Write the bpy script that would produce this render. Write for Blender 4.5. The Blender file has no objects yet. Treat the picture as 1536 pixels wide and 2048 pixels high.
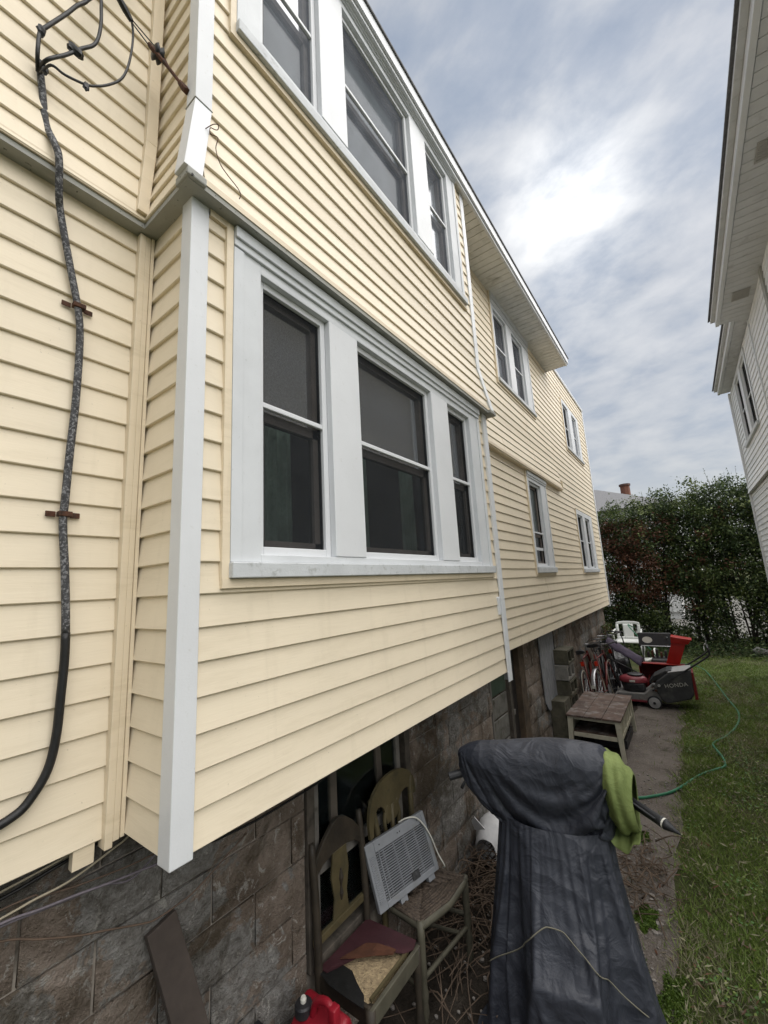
import bpy, bmesh, math, random
import numpy as np
from mathutils import Vector, Matrix, noise as mnoise
random.seed(7); rng = np.random.default_rng(7)
SC = bpy.context.scene; COL = SC.collection
rad = math.radians
# ------------------------------------------------------------------ camera
cam = bpy.data.cameras.new('camera'); cam_ob = bpy.data.objects.new('camera', cam); COL.objects.link(cam_ob)
cam.sensor_fit = 'VERTICAL'; cam.sensor_height = 36.0; cam.lens = 36.0*818.19/2048.0
cam.clip_start = 0.02; cam.clip_end = 3000
R0, R1, R2 = (0.80455366,0.59146111,-0.05354589), (-0.14685742,0.11078085,-0.98293464), (-0.57543575,0.79868727,0.1759896)
cam_ob.matrix_world = Matrix(((R0[0],-R1[0],-R2[0],0),(R0[1],-R1[1],-R2[1],0),(R0[2],-R1[2],-R2[2],2.2),(0,0,0,1)))
SC.camera = cam_ob
SC.render.resolution_x = 768; SC.render.resolution_y = 1024
# ------------------------------------------------------------------ sky and sun
SUN = Vector((-0.075, 0.735, 0.674)).normalized()   # where the glow stands in the cloud
LAMP = Vector((0.455, 0.140, 0.872)).normalized()  # centre of the broad bright part of the overcast
w = bpy.data.worlds.new('World'); SC.world = w; w.use_nodes = True
nt = w.node_tree; nt.nodes.clear()
def wn(t, **k):
    n = nt.nodes.new(t)
    for a, v in k.items(): setattr(n, a, v)
    return n
def wmath(op, a, b=None, c=None):
    n = wn('ShaderNodeMath', operation=op)
    for i, v in enumerate((a, b, c)):
        if v is None: continue
        if isinstance(v, (int, float)): n.inputs[i].default_value = v
        else: nt.links.new(v, n.inputs[i])
    return n.outputs[0]
def wramp(fac, stops):
    n = wn('ShaderNodeValToRGB'); e = n.color_ramp.elements
    while len(e) < len(stops): e.new(0.5)
    for i, (p, c) in enumerate(stops): e[i].position = p; e[i].color = (*c, 1)
    nt.links.new(fac, n.inputs[0]); return n.outputs[0]
sky = wn('ShaderNodeTexSky', sky_type='NISHITA', sun_disc=False)
sky.sun_elevation = math.asin(LAMP.z); sky.sun_rotation = math.atan2(LAMP.x, LAMP.y); sky.air_density = 1.0; sky.dust_density = 2.0
bg_sky = wn('ShaderNodeBackground'); bg_sky.inputs[1].default_value = 0.05; nt.links.new(sky.outputs[0], bg_sky.inputs[0])
tc = wn('ShaderNodeTexCoord'); sp = wn('ShaderNodeSeparateXYZ'); nt.links.new(tc.outputs['Generated'], sp.inputs[0])
zz = wmath('ADD', wmath('MAXIMUM', sp.outputs[2], 0.0), 0.34)
cb = wn('ShaderNodeCombineXYZ'); nt.links.new(wmath('DIVIDE', sp.outputs[0], zz), cb.inputs[0]); nt.links.new(wmath('DIVIDE', sp.outputs[1], zz), cb.inputs[1])
def wnoise(scale, detail, rough, dist, off):
    m = wn('ShaderNodeMapping'); nt.links.new(cb.outputs[0], m.inputs[0]); m.inputs['Location'].default_value = off
    m.inputs['Rotation'].default_value = (0,0,rad(35)); m.inputs['Scale'].default_value = (1.0,1.35,1)
    n = wn('ShaderNodeTexNoise'); nt.links.new(m.outputs[0], n.inputs['Vector'])
    n.inputs['Scale'].default_value = scale; n.inputs['Detail'].default_value = detail; n.inputs['Roughness'].default_value = rough; n.inputs['Distortion'].default_value = dist
    return n.outputs['Fac']
big = wnoise(2.2, 3.0, 0.5, 0.3, (2.3,0.7,0)); fine = wnoise(6.5, 7.0, 0.56, 0.15, (5.1,2.2,0))
dens = wmath('ADD', wmath('MULTIPLY', big, 0.46), wmath('MULTIPLY', fine, 0.54))
cloud = wramp(dens, [(0.34,(0.42,0.51,0.65)),(0.44,(0.53,0.60,0.71)),(0.52,(0.70,0.74,0.80)),(0.61,(0.83,0.85,0.88)),(0.74,(0.93,0.93,0.93))])
dot = wn('ShaderNodeVectorMath', operation='DOT_PRODUCT'); nt.links.new(tc.outputs['Generated'], dot.inputs[0]); dot.inputs[1].default_value = SUN
gl = wmath('MAXIMUM', dot.outputs['Value'], 0.0)
glow = wmath('ADD', wmath('MULTIPLY', wmath('POWER', gl, 220.0), 1.15), wmath('MULTIPLY', wmath('POWER', gl, 14.0), 0.25))
glowm = wmath('MULTIPLY', glow, wmath('ADD', wmath('MULTIPLY', fine, 2.2), -0.25))
addc = wn('ShaderNodeMixRGB', blend_type='ADD'); addc.inputs[0].default_value = 1
hz = wmath('POWER', wmath('SUBTRACT', 1.0, wmath('MAXIMUM', sp.outputs[2], 0.0)), 4.0)
hmix = wn('ShaderNodeMixRGB'); nt.links.new(wmath('MULTIPLY', hz, 0.95), hmix.inputs[0]); nt.links.new(cloud, hmix.inputs[1]); hmix.inputs[2].default_value = (0.98,0.95,0.88,1)
nt.links.new(hmix.outputs[0], addc.inputs[1])
gc = wn('ShaderNodeCombineXYZ'); [nt.links.new(wmath('MULTIPLY', glowm, k), gc.inputs[i]) for i, k in enumerate((1.0,0.97,0.9))]
nt.links.new(gc.outputs[0], addc.inputs[2])
CLOUD_STRENGTH = 0.185
bg_cl = wn('ShaderNodeBackground'); nt.links.new(addc.outputs[0], bg_cl.inputs[0]); bg_cl.inputs[1].default_value = CLOUD_STRENGTH
mx = wn('ShaderNodeMixShader'); mx.inputs[0].default_value = 0.86
nt.links.new(bg_sky.outputs[0], mx.inputs[1]); nt.links.new(bg_cl.outputs[0], mx.inputs[2])
wo = wn('ShaderNodeOutputWorld'); nt.links.new(mx.outputs[0], wo.inputs[0])
sl = bpy.data.lights.new('sun', 'SUN'); so = bpy.data.objects.new('sun', sl); COL.objects.link(so)
sl.energy = 1.5; sl.angle = rad(102); sl.color = (1.0,0.965,0.92); so.location = (0,0,30)
so.rotation_euler = LAMP.to_track_quat('Z','Y').to_euler()
vs = SC.view_settings; vs.view_transform = 'Standard'; vs.look = 'None'; vs.exposure = 1.95; vs.gamma = 1.0
SC.render.engine = 'CYCLES'
SC.cycles.max_bounces = 8; SC.cycles.transparent_max_bounces = 12
# ------------------------------------------------------------------ materials
class NB:
    def __init__(s, name):
        s.m = bpy.data.materials.new(name); s.m.use_nodes = True; s.t = s.m.node_tree
        s.b = s.t.nodes['Principled BSDF']; s.out = s.t.nodes['Material Output']
        s.geo = s.n('ShaderNodeNewGeometry'); s.tc = None
    def n(s, t, **k):
        x = s.t.nodes.new(t)
        for a, v in k.items(): setattr(x, a, v)
        return x
    def l(s, a, b): s.t.links.new(a, b)
    def vec(s, scale=(1,1,1), local=False, loc=(0,0,0), rot=(0,0,0)):
        m = s.n('ShaderNodeMapping'); m.inputs['Scale'].default_value = scale; m.inputs['Location'].default_value = loc; m.inputs['Rotation'].default_value = rot
        if local:
            if s.tc is None: s.tc = s.n('ShaderNodeTexCoord')
            s.l(s.tc.outputs['Object'], m.inputs[0])
        else: s.l(s.geo.outputs['Position'], m.inputs[0])
        return m.outputs[0]
    def noise(s, scale=5, detail=4, rough=0.55, dist=0.0, vec=None):
        x = s.n('ShaderNodeTexNoise'); x.inputs['Scale'].default_value = scale; x.inputs['Detail'].default_value = detail
        x.inputs['Roughness'].default_value = rough; x.inputs['Distortion'].default_value = dist
        s.l(vec if vec else s.vec(), x.inputs['Vector']); return x.outputs['Fac']
    def ramp(s, fac, stops):
        x = s.n('ShaderNodeValToRGB'); e = x.color_ramp.elements
        while len(e) < len(stops): e.new(0.5)
        for i, (p, c) in enumerate(stops):
            e[i].position = p; e[i].color = (*c, 1) if not isinstance(c, (int, float)) else (c, c, c, 1)
        s.l(fac, x.inputs[0]); return x.outputs[0]
    def mix(s, fac, a, b, mode='MIX'):
        x = s.n('ShaderNodeMixRGB', blend_type=mode)
        for i, v in enumerate((fac, a, b)):
            if isinstance(v, (int, float)): x.inputs[i].default_value = v if i == 0 else (v, v, v, 1)
            elif isinstance(v, tuple): x.inputs[i].default_value = (*v, 1)
            else: s.l(v, x.inputs[i])
        return x.outputs[0]
    def math(s, op, a, b=0.0):
        x = s.n('ShaderNodeMath', operation=op)
        for i, v in enumerate((a, b)):
            if isinstance(v, (int, float)): x.inputs[i].default_value = v
            else: s.l(v, x.inputs[i])
        return x.outputs[0]
    def bump(s, h, strength=0.3, dist=0.01):
        x = s.n('ShaderNodeBump'); x.inputs['Strength'].default_value = strength; x.inputs['Distance'].default_value = dist
        s.l(h, x.inputs['Height']); s.l(x.outputs[0], s.b.inputs['Normal'])
    def set(s, color=None, rough=None, spec=None, metal=None):
        for k, v in (('Base Color', color), ('Roughness', rough), ('Specular IOR Level', spec), ('Metallic', metal)):
            if v is None: continue
            if isinstance(v, tuple): s.b.inputs[k].default_value = (*v, 1)
            elif isinstance(v, (int, float)): s.b.inputs[k].default_value = v
            else: s.l(v, s.b.inputs[k])
        return s.m
def pmat(name, c, rough=0.6, var=0.25, scale=9, bump=0.15, bscale=70, dirt=None, damt=(0.55,0.75), dscale=5, spec=0.4, metal=0.0, bdist=0.004, local=False):
    """plain surface with mottled colour, dirt patches of a second colour and fine relief"""
    k = NB(name); v = k.vec(local=local)
    lo = tuple(x*(1-var) for x in c); hi = tuple(min(1, x*(1+var*0.6)) for x in c)
    col = k.ramp(k.noise(scale, 5, 0.6, 0.2, v), [(0.3, lo), (0.7, hi)])
    if dirt:
        f = k.ramp(k.noise(dscale, 6, 0.62, 0.4, v), [(damt[0], 0.0), (damt[1], 1.0)])
        col = k.mix(f, col, dirt)
    if bump: k.bump(k.noise(bscale, 4, 0.6, 0, v), bump, bdist)
    rn = k.math('ADD', k.math('MULTIPLY', k.noise(scale*2.3, 3, 0.5, 0, v), 0.25), rough-0.12)
    return k.set(col, rn, spec, metal)
M = {}
def siding_mat(name, base, grime, gamt):
    k = NB(name); v = k.vec()
    col = k.ramp(k.noise(1.6, 4, 0.55, 0.3, v), [(0.3, tuple(x*0.93 for x in base)), (0.7, base)])
    oi = k.n('ShaderNodeObjectInfo'); col = k.mix(0.09, col, k.ramp(oi.outputs['Random'], [(0.0,tuple(x*0.55 for x in base)),(1.0,tuple(min(1,x*1.15) for x in base))]))
    st = k.noise(6.0, 6, 0.7, 0.4, k.vec((0.5,0.5,3.0)))
    col = k.mix(k.math('MULTIPLY', k.ramp(st, [(0.50,0.0),(0.76,1.0)]), gamt), col, grime)
    sp_ = k.noise(95, 2, 0.5, 0, v)
    col = k.mix(k.math('MULTIPLY', k.ramp(sp_, [(0.73,0.0),(0.78,1.0)]), 0.35), col, tuple(x*0.5 for x in grime))
    run = k.noise(14, 4, 0.6, 0.2, k.vec((1.0,1.0,0.10)))
    col = k.mix(k.math('MULTIPLY', k.ramp(run, [(0.56,0.0),(0.75,1.0)]), gamt*0.55), col, tuple(x*0.8 for x in grime))
    g = k.math('ADD', k.noise(60, 4, 0.6, 0.6, k.vec((0.12,0.12,1.6))), k.math('MULTIPLY', k.noise(3.0, 3, 0.5, 0, k.vec((1,1,0.5))), 1.5))
    k.bump(g, 0.25, 0.0025)
    return k.set(col, 0.5, 0.35)
M['cream'] = siding_mat('cream_vinyl', (0.785,0.688,0.525), (0.46,0.38,0.25), 0.24)
M['cream_trim'] = siding_mat('cream_trim_vinyl', (0.76,0.65,0.48), (0.42,0.33,0.19), 0.34)
M['whitevinyl'] = siding_mat('white_vinyl', (0.80,0.81,0.82), (0.40,0.40,0.38), 0.25)
M['white'] = pmat('white_aluminium_trim', (0.675,0.690,0.705), 0.45, 0.05, 3, 0.10, 140, (0.50,0.50,0.47), (0.62,0.95), 40)
M['whitedirty'] = pmat('chalky_white_trim', (0.63,0.65,0.665), 0.6, 0.08, 4, 0.15, 120, (0.34,0.34,0.31), (0.64,0.86), 60)
M['soffit'] = pmat('white_soffit_board', (0.72,0.71,0.67), 0.6, 0.12, 6, 0.1, 90, (0.33,0.31,0.26), (0.55,0.85), 7)
M['skirt'] = pmat('grey_painted_board', (0.34,0.34,0.31), 0.7, 0.15, 5, 0.25, 90, (0.05,0.05,0.045), (0.63,0.70), 48)
M['soffitgrey'] = pmat('grey_white_soffit', (0.60,0.61,0.62), 0.6, 0.10, 6, 0.1, 90, (0.33,0.33,0.32), (0.58,0.85), 7)
M['roof'] = pmat('grey_shingle', (0.16,0.16,0.165), 0.9, 0.35, 30, 0.4, 200)
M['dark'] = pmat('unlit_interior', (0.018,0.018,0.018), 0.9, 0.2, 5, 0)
M['sheath'] = pmat('old_sheathing', (0.10,0.08,0.06), 0.9, 0.2, 5, 0)
M['sill'] = pmat('grey_sill', (0.55,0.57,0.58), 0.6, 0.10, 8, 0.3, 120, (0.27,0.28,0.26), (0.55,0.8), 30)
M['sash'] = pmat('old_sash_wood', (0.16,0.14,0.125), 0.6, 0.2, 8, 0.2, 90)
k = NB('window_glass'); tr = k.n('ShaderNodeBsdfTransparent'); tr.inputs[0].default_value = (0.62,0.68,0.66,1)
gs = k.n('ShaderNodeBsdfGlossy'); gs.inputs['Roughness'].default_value = 0.09; gs.inputs[0].default_value = (0.95,0.97,1,1)
fr = k.n('ShaderNodeFresnel'); fr.inputs['IOR'].default_value = 1.62
bn = k.n('ShaderNodeBump'); bn.inputs['Strength'].default_value = 0.05; bn.inputs['Distance'].default_value = 0.01; k.l(k.noise(2.2, 2, 0.5), bn.inputs['Height'])
k.l(bn.outputs[0], gs.inputs['Normal']); k.l(bn.outputs[0], fr.inputs['Normal'])
mxs = k.n('ShaderNodeMixShader'); k.l(fr.outputs[0], mxs.inputs[0]); k.l(tr.outputs[0], mxs.inputs[1]); k.l(gs.outputs[0], mxs.inputs[2]); k.l(mxs.outputs[0], k.out.inputs[0])
M['glass'] = k.m
def screen_mat(name, alpha, c):
    k = NB(name); tr = k.n('ShaderNodeBsdfTransparent'); df = k.n('ShaderNodeBsdfDiffuse')
    wv = k.noise(3.0, 3, 0.5, 1.0, k.vec((1,1,0.5))); fw = k.noise(160, 2, 0.5, 0, k.vec((1,1,0.8)))
    k.l(k.ramp(k.math('ADD', k.math('MULTIPLY', wv, 0.85), k.math('MULTIPLY', fw, 0.15)), [(0.3, tuple(x*0.7 for x in c)), (0.7, tuple(x*1.25 for x in c))]), df.inputs[0])
    ms = k.n('ShaderNodeMixShader'); k.l(k.ramp(fw, [(0.3, alpha-0.05), (0.7, alpha+0.05)]), ms.inputs[0])
    k.l(tr.outputs[0], ms.inputs[1]); k.l(df.outputs[0], ms.inputs[2]); k.l(ms.outputs[0], k.out.inputs[0]); return k.m
M['screen'] = screen_mat('insect_screen', 0.52, (0.034,0.037,0.040))
M['screen_skylit'] = screen_mat('skylit_insect_screen', 0.46, (0.165,0.178,0.20))  # same screen in a lighter colour: upstairs sky light painted in
M['curtain'] = pmat('pale_green_curtain', (0.50,0.60,0.52), 0.9, 0.35, 7, 0)
M['palepanel'] = pmat('shade_or_reflection', (0.66,0.68,0.72), 0.9, 0.1, 7, 0)  # pale colour that lightens windows: curtains upstairs, sky reflection downstairs
# ------------------------------------------------------------------ mesh building
class MB:
    def __init__(s): s.v = []; s.f = []; s.mi = []; s.cur = 0
    def add(s, vs, fs):
        o = len(s.v); s.v += [tuple(map(float, p)) for p in vs]; s.f += [tuple(i+o for i in f) for f in fs]; s.mi += [s.cur]*len(fs); return s
    def box(s, x0, x1, y0, y1, z0, z1):
        x0, x1 = min(x0,x1), max(x0,x1); y0, y1 = min(y0,y1), max(y0,y1); z0, z1 = min(z0,z1), max(z0,z1)
        return s.add([(x0,y0,z0),(x1,y0,z0),(x1,y1,z0),(x0,y1,z0),(x0,y0,z1),(x1,y0,z1),(x1,y1,z1),(x0,y1,z1)],
                     [(3,2,1,0),(4,5,6,7),(0,1,5,4),(1,2,6,5),(2,3,7,6),(3,0,4,7)])
    def hexa(s, p):   # 8 points: bottom loop 0-3 (ccw from above), top loop 4-7
        return s.add(p, [(3,2,1,0),(4,5,6,7),(0,1,5,4),(1,2,6,5),(2,3,7,6),(3,0,4,7)])
    def beam(s, a, b, w, h, up=(0,0,1)):
        a = Vector(a); b = Vector(b); d = (b-a).normalized(); u = Vector(up)
        sd = d.cross(u)
        if sd.length < 1e-4: sd = d.cross(Vector((1,0,0)))
        sd.normalize(); u = sd.cross(d)
        q = [(-w/2,-h/2),(w/2,-h/2),(w/2,h/2),(-w/2,h/2)]
        return s.add([a+sd*i+u*j for i, j in q]+[b+sd*i+u*j for i, j in q], [(0,1,2,3),(7,6,5,4),(1,0,4,5),(2,1,5,6),(3,2,6,7),(0,3,7,4)])
    def tube(s, pts, r, n=8, cap=True, closed=False):
        P = [Vector(p) for p in pts]; m = len(P); rr = r if isinstance(r, (list, tuple)) else [r]*m
        t0 = (P[1]-P[0]).normalized(); up = Vector((0,0,1)) if abs(t0.z) < 0.9 else Vector((1,0,0))
        nrm = t0.cross(up).normalized(); vs = []; prev = t0
        for i in range(m):
            if closed: t = P[(i+1)%m]-P[i-1]
            else: t = P[min(i+1,m-1)]-P[max(i-1,0)]
            t = t.normalized() if t.length > 1e-9 else prev
            nrm = (nrm - t*nrm.dot(t)); nrm = nrm.normalized() if nrm.length > 1e-6 else t.orthogonal().normalized(); b = t.cross(nrm); prev = t
            for j in range(n):
                a = 2*math.pi*j/n; vs.append(P[i]+(nrm*math.cos(a)+b*math.sin(a))*rr[i])
        fs = []
        for i in range(m if closed else m-1):
            i2 = (i+1)%m
            for j in range(n): fs.append((i*n+j, i*n+(j+1)%n, i2*n+(j+1)%n, i2*n+j))
        if cap and not closed: fs.append(tuple(range(n-1,-1,-1))); fs.append(tuple((m-1)*n+j for j in range(n)))
        return s.add(vs, fs)
    def lathe(s, prof, c=(0,0,0), axis='z', n=20):   # prof: (r, h)
        vs = []; fs = []
        for r, h in prof:
            for j in range(n):
                a = 2*math.pi*j/n; u, v = r*math.cos(a), r*math.sin(a)
                p = {'z':(u,v,h),'y':(v,h,u),'x':(h,u,v)}[axis]; vs.append((c[0]+p[0],c[1]+p[1],c[2]+p[2]))
        for i in range(len(prof)-1):
            for j in range(n): fs.append((i*n+j, i*n+(j+1)%n, (i+1)*n+(j+1)%n, (i+1)*n+j))
        fs.append(tuple(range(n-1,-1,-1))); fs.append(tuple((len(prof)-1)*n+j for j in range(n)))
        return s.add(vs, fs)
    def prism(s, poly, axis, a, b):    # polygon in the two other axes
        def P(u, v, t): return {'x':(t,u,v),'y':(u,t,v),'z':(u,v,t)}[axis]
        n = len(poly); vs = [P(u,v,a) for u, v in poly]+[P(u,v,b) for u, v in poly]
        return s.add(vs, [tuple(range(n-1,-1,-1)), tuple(range(n,2*n))]+[(i,(i+1)%n,n+(i+1)%n,n+i) for i in range(n)])
    def grid(s, P):                    # 2-D list of points
        h = len(P); wd = len(P[0]); return s.add([p for r in P for p in r], [(i*wd+j,i*wd+j+1,(i+1)*wd+j+1,(i+1)*wd+j) for i in range(h-1) for j in range(wd-1)])
    def xf(s, mat): s.v = [tuple(mat @ Vector(p)) for p in s.v]; return s
    def build(s, name, mat, parent=None, smooth=False, bevel=0, base=None, solid=0, sub=0):
        off = Vector((0,0,0)); q = parent
        while q is not None: off = off+q.location; q = q.parent
        loc = Vector((0,0,0))
        if parent is None:
            a = np.array(s.v); loc = Vector(base) if base else Vector(((a[:,0].min()+a[:,0].max())/2, (a[:,1].min()+a[:,1].max())/2, a[:,2].min()))
        sh = off+loc
        me = bpy.data.meshes.new(name); me.from_pydata([(p[0]-sh.x,p[1]-sh.y,p[2]-sh.z) for p in s.v], [], s.f)
        mats = mat if isinstance(mat, (list, tuple)) else [mat]
        for m_ in mats: me.materials.append(M[m_] if isinstance(m_, str) else m_)
        if len(mats) > 1: me.polygons.foreach_set('material_index', s.mi)
        if smooth: me.polygons.foreach_set('use_smooth', [True]*len(me.polygons))
        me.validate(); me.update()
        o = bpy.data.objects.new(name, me); COL.objects.link(o); o.location = loc; o.parent = parent
        bm = bmesh.new(); bm.from_mesh(me); bmesh.ops.recalc_face_normals(bm, faces=bm.faces); bm.to_mesh(me); bm.free()
        if solid: md = o.modifiers.new('thickness','SOLIDIFY'); md.thickness = solid; md.offset = 0
        if sub: md = o.modifiers.new('smooth','SUBSURF'); md.levels = sub; md.render_levels = sub
        if bevel: md = o.modifiers.new('bevel','BEVEL'); md.width = bevel; md.segments = 2; md.limit_method = 'ANGLE'; md.angle_limit = rad(40)
        return o
def tag(o, label, cat, group=None, kind=None):
    o['label'] = label
    if cat: o['category'] = cat
    if group: o['group'] = group
    if kind: o['kind'] = kind
    return o
def thing(name, loc, label, cat, group=None):
    o = bpy.data.objects.new(name, None); COL.objects.link(o); o.location = loc; o.empty_display_size = 0.1
    return tag(o, label, cat, group)
def copy_tree(o, parent=None):
    c = o.copy(); COL.objects.link(c); c.parent = parent
    for ch in list(o.children): copy_tree(ch, c)
    return c
def struct(o): o['kind'] = 'structure'; return o
# ---- wall faces: u runs along the wall, n points out of it
def PW(face, pos, u, n, z): return {'+x':(pos+n,u,z),'-x':(pos-n,u,z),'-y':(u,pos-n,z),'+y':(u,pos+n,z)}[face]
def wbox(mb, face, pos, u0, u1, n0, n1, z0, z1):
    a = PW(face,pos,u0,n0,z0); b = PW(face,pos,u1,n1,z1); return mb.box(a[0],b[0],a[1],b[1],a[2],b[2])
COURSE = {}
def course_piece(face, L, c, d, e, za, fl, mat, parent, pos, u0, dn=0.0):
    """one clapboard course (or the part of it between heights c and d)"""
    def nn(z): return 0.0132-(z-za)/e*0.0114+dn
    key = (face, round(L,4), round(c-za,4), round(d-za,4), round(e,4), round(fl(c),4), round(fl(d),4), mat, round(dn,4))
    me = COURSE.get(key)
    if me is None:
        top = d+(0.004 if d >= za+e-1e-4 else 0)
        prof = [(-0.006+fl(c),c),(nn(c)-0.003+fl(c),c),(nn(c)+fl(c),c+0.003),(nn(d)+fl(d),top),(-0.006+fl(d),top)]
        vs = []; m = len(prof)
        for u in (0, L):
            for n_, z in prof: vs.append(PW(face,0,u,n_,z-c))
        fs = [(i,(i+1)%m,m+(i+1)%m,m+i) for i in range(m)]+[tuple(range(m-1,-1,-1)),tuple(range(m,2*m))]
        me = bpy.data.meshes.new('siding_course'); me.from_pydata(vs, [], fs); me.materials.append(M[mat])
        bm = bmesh.new(); bm.from_mesh(me); bmesh.ops.recalc_face_normals(bm, faces=bm.faces); bm.to_mesh(me); bm.free(); COURSE[key] = me
    o = bpy.data.objects.new('siding_course', me); COL.objects.link(o)
    off = Vector((0,0,0)); q = parent
    while q is not None: off = off+q.location; q = q.parent
    o.location = Vector(PW(face,pos,u0,0,c+random.uniform(-0.0007,0.0007)))-off; o.parent = parent
def siding(house, face, pos, u0, u1, z0, z1, openings=(), e=0.1016, flare=None, mat='cream', back='sheath', name='wall'):
    def fl(z): return 0.0 if not flare else flare[1]*max(0.0, (flare[0]-z)/(flare[0]-z0))
    cuts = sorted({u0,u1}|{a for o in openings for a in o[:2] if u0 < a < u1})
    mb = MB()
    for a, b in zip(cuts[:-1], cuts[1:]):
        zs = [(z0,z1)]
        for oa, ob, oc, od in openings:
            if oa <= a+1e-6 and ob >= b-1e-6:
                zs = [q for lo, hi in zs for q in ((lo,min(hi,oc)),(max(lo,od),hi)) if q[1]-q[0] > 0.004]
        for lo, hi in zs: wbox(mb, face, pos, a, b, -0.045, -0.008, lo+0.012, hi)
    wall = mb.build(name, back, house)
    k = 0
    while True:
        za = z0+k*e
        if za >= z1-0.006: break
        zb = min(za+e, z1); segs = []
        ucut = sorted({u0,u1}|{a for o in openings if o[2] < zb and o[3] > za for a in o[:2] if u0 < a < u1})
        for a, b in zip(ucut[:-1], ucut[1:]):
            zs = [(za,zb)]
            for oa, ob, oc, od in openings:
                if oa <= a+1e-6 and ob >= b-1e-6:
                    zs = [q for lo, hi in zs for q in ((lo,min(hi,oc)),(max(lo,od),hi)) if q[1]-q[0] > 0.006]
            for q in zs: segs.append((a,b,*q))
        for a, b, c, d in segs:
            if b-a > 3.7 and d-c > 0.09:
                sm = a+1.3+((k//2)*1.37) % (b-a-2.6)
                course_piece(face, sm-a+0.02, c, d, e, za, fl, mat, wall, pos, a)
                course_piece(face, b-sm, c, d, e, za, fl, mat, wall, pos, sm, 0.0016)
            else: course_piece(face, b-a, c, d, e, za, fl, mat, wall, pos, a)
        k += 1
    return wall
def window(house, face, pos, u0, u1, z0, z1, units, uz, rail, sillz, screen=True, jch='cream_trim', head_to=None, name='window', trim='whitedirty', stepped=True, scr='screen'):
    """casing with stiles and header; each unit: storm frame, rail, screen, panes"""
    mb = MB(); edges = [u0]+[e for un in units for e in un]+[u1]
    wbox(mb, face, pos, edges[0], edges[1], -0.03, 0.020, z0, z1); wbox(mb, face, pos, edges[-2], edges[-1], -0.03, 0.020, z0, z1)
    wbox(mb, face, pos, edges[1], edges[-2], -0.03, 0.0195, uz[1], z1)
    wbox(mb, face, pos, edges[1], edges[-2], -0.03, 0.0195, z0, uz[0])
    if stepped:
        dz = z1-uz[1]
        wbox(mb, face, pos, u0+0.0, u1-0.0, 0.0195, 0.031, uz[1]+0.045, z1-0.001)
        wbox(mb, face, pos, u0+0.0, u1-0.0, 0.031, 0.042, uz[1]+0.6*dz, z1-0.002)
        wbox(mb, face, pos, u0-0.0, u0+0.045, 0.020, 0.027, z0, uz[1]+0.04); wbox(mb, face, pos, u1-0.045, u1, 0.020, 0.027, z0, uz[1]+0.04)
    cas = mb.build(name, trim, house, bevel=0.003)
    for i in range(len(units)-1):
        m = MB(); wbox(m, face, pos, units[i][1], units[i+1][0], -0.03, 0.023, uz[0]+0.001, uz[1]-0.001); m.build('mullion', 'white', cas, bevel=0.004)
    m = MB(); wbox(m, face, pos, u0-0.004, u1+0.004, -0.02, 0.048, sillz, z0-0.001); m.build('sill', 'sill', cas, bevel=0.004)
    if jch:
        m = MB(); wbox(m, face, pos, u0-0.030, u0-0.0015, -0.005, 0.024, sillz-0.0012, z1); m.build('channel_trim', jch, cas)
        m = MB(); wbox(m, face, pos, u1+0.0015, u1+0.022, -0.005, 0.022, sillz-0.0012, z1); m.build('channel_trim', jch, cas)
        m = MB(); wbox(m, face, pos, u0-0.0295, u1+0.0215, -0.004, 0.026, sillz-0.032, sillz-0.0015); m.build('channel_trim', jch, cas)
    for a, b in units:
        m = MB(); fw = 0.032; c, d = uz
        for q in ((a+.002,a+fw,c,d),(b-fw,b-.002,c,d),(a+fw,b-fw,d-fw,d),(a+fw,b-fw,c,c+fw)): wbox(m, face, pos, q[0], q[1], -0.030, -0.008, q[2], q[3])
        wbox(m, face, pos, a+fw, b-fw, -0.030, -0.010, rail-0.011, rail+0.011)
        m.build('storm_frame', 'white', cas, bevel=0.003)
        if screen:
            m = MB(); g = PW(face,pos,a+fw,-0.024,c+fw); h = PW(face,pos,b-fw,-0.024,c+fw)
            m.add([g,h,(h[0],h[1],d-fw),(g[0],g[1],d-fw)], [(0,1,2,3)]); m.build('screen', scr, cas)
        m = MB(); sw = 0.042
        for q in ((a+fw,a+sw+fw-.01,c+.02,d-.02),(b-fw-sw+.01,b-fw,c+.02,d-.02),(a+fw,b-fw,c+.02,c+.02+sw),(a+fw,b-fw,d-.02-sw,d-.02),(a+fw,b-fw,rail-0.055,rail-0.012)):
            wbox(m, face, pos, q[0], q[1], -0.075, -0.045, q[2], q[3])
        m.build('sash', 'sash', cas)
        for (lo, hi, n_) in ((c+.02+sw, rail-0.055, -0.060), (rail-0.012, d-.02-sw, -0.062)):
            m = MB(); g = PW(face,pos,a+fw+.03,n_,lo); h = PW(face,pos,b-fw-.03,n_,lo)
            m.add([g,h,(h[0],h[1],hi),(g[0],g[1],hi)], [(0,1,2,3)]); m.build('pane', 'glass', cas)
    return cas
def curtain(cas, face, pos, u0, u1, z0, z1, n_=-0.16, mat='curtain', waves=9, amp=0.018):
    rows = []; cnt = int(waves*6)
    for z in (z0, (z0+z1)/2, z1):
        rows.append([PW(face,pos,u0+(u1-u0)*i/cnt, n_+amp*math.sin(i/6*2*math.pi)+0.008*math.sin(i*1.7+z*3), z) for i in range(cnt+1)])
    MB().grid(rows).build('curtain', mat, cas, smooth=True)
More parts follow.
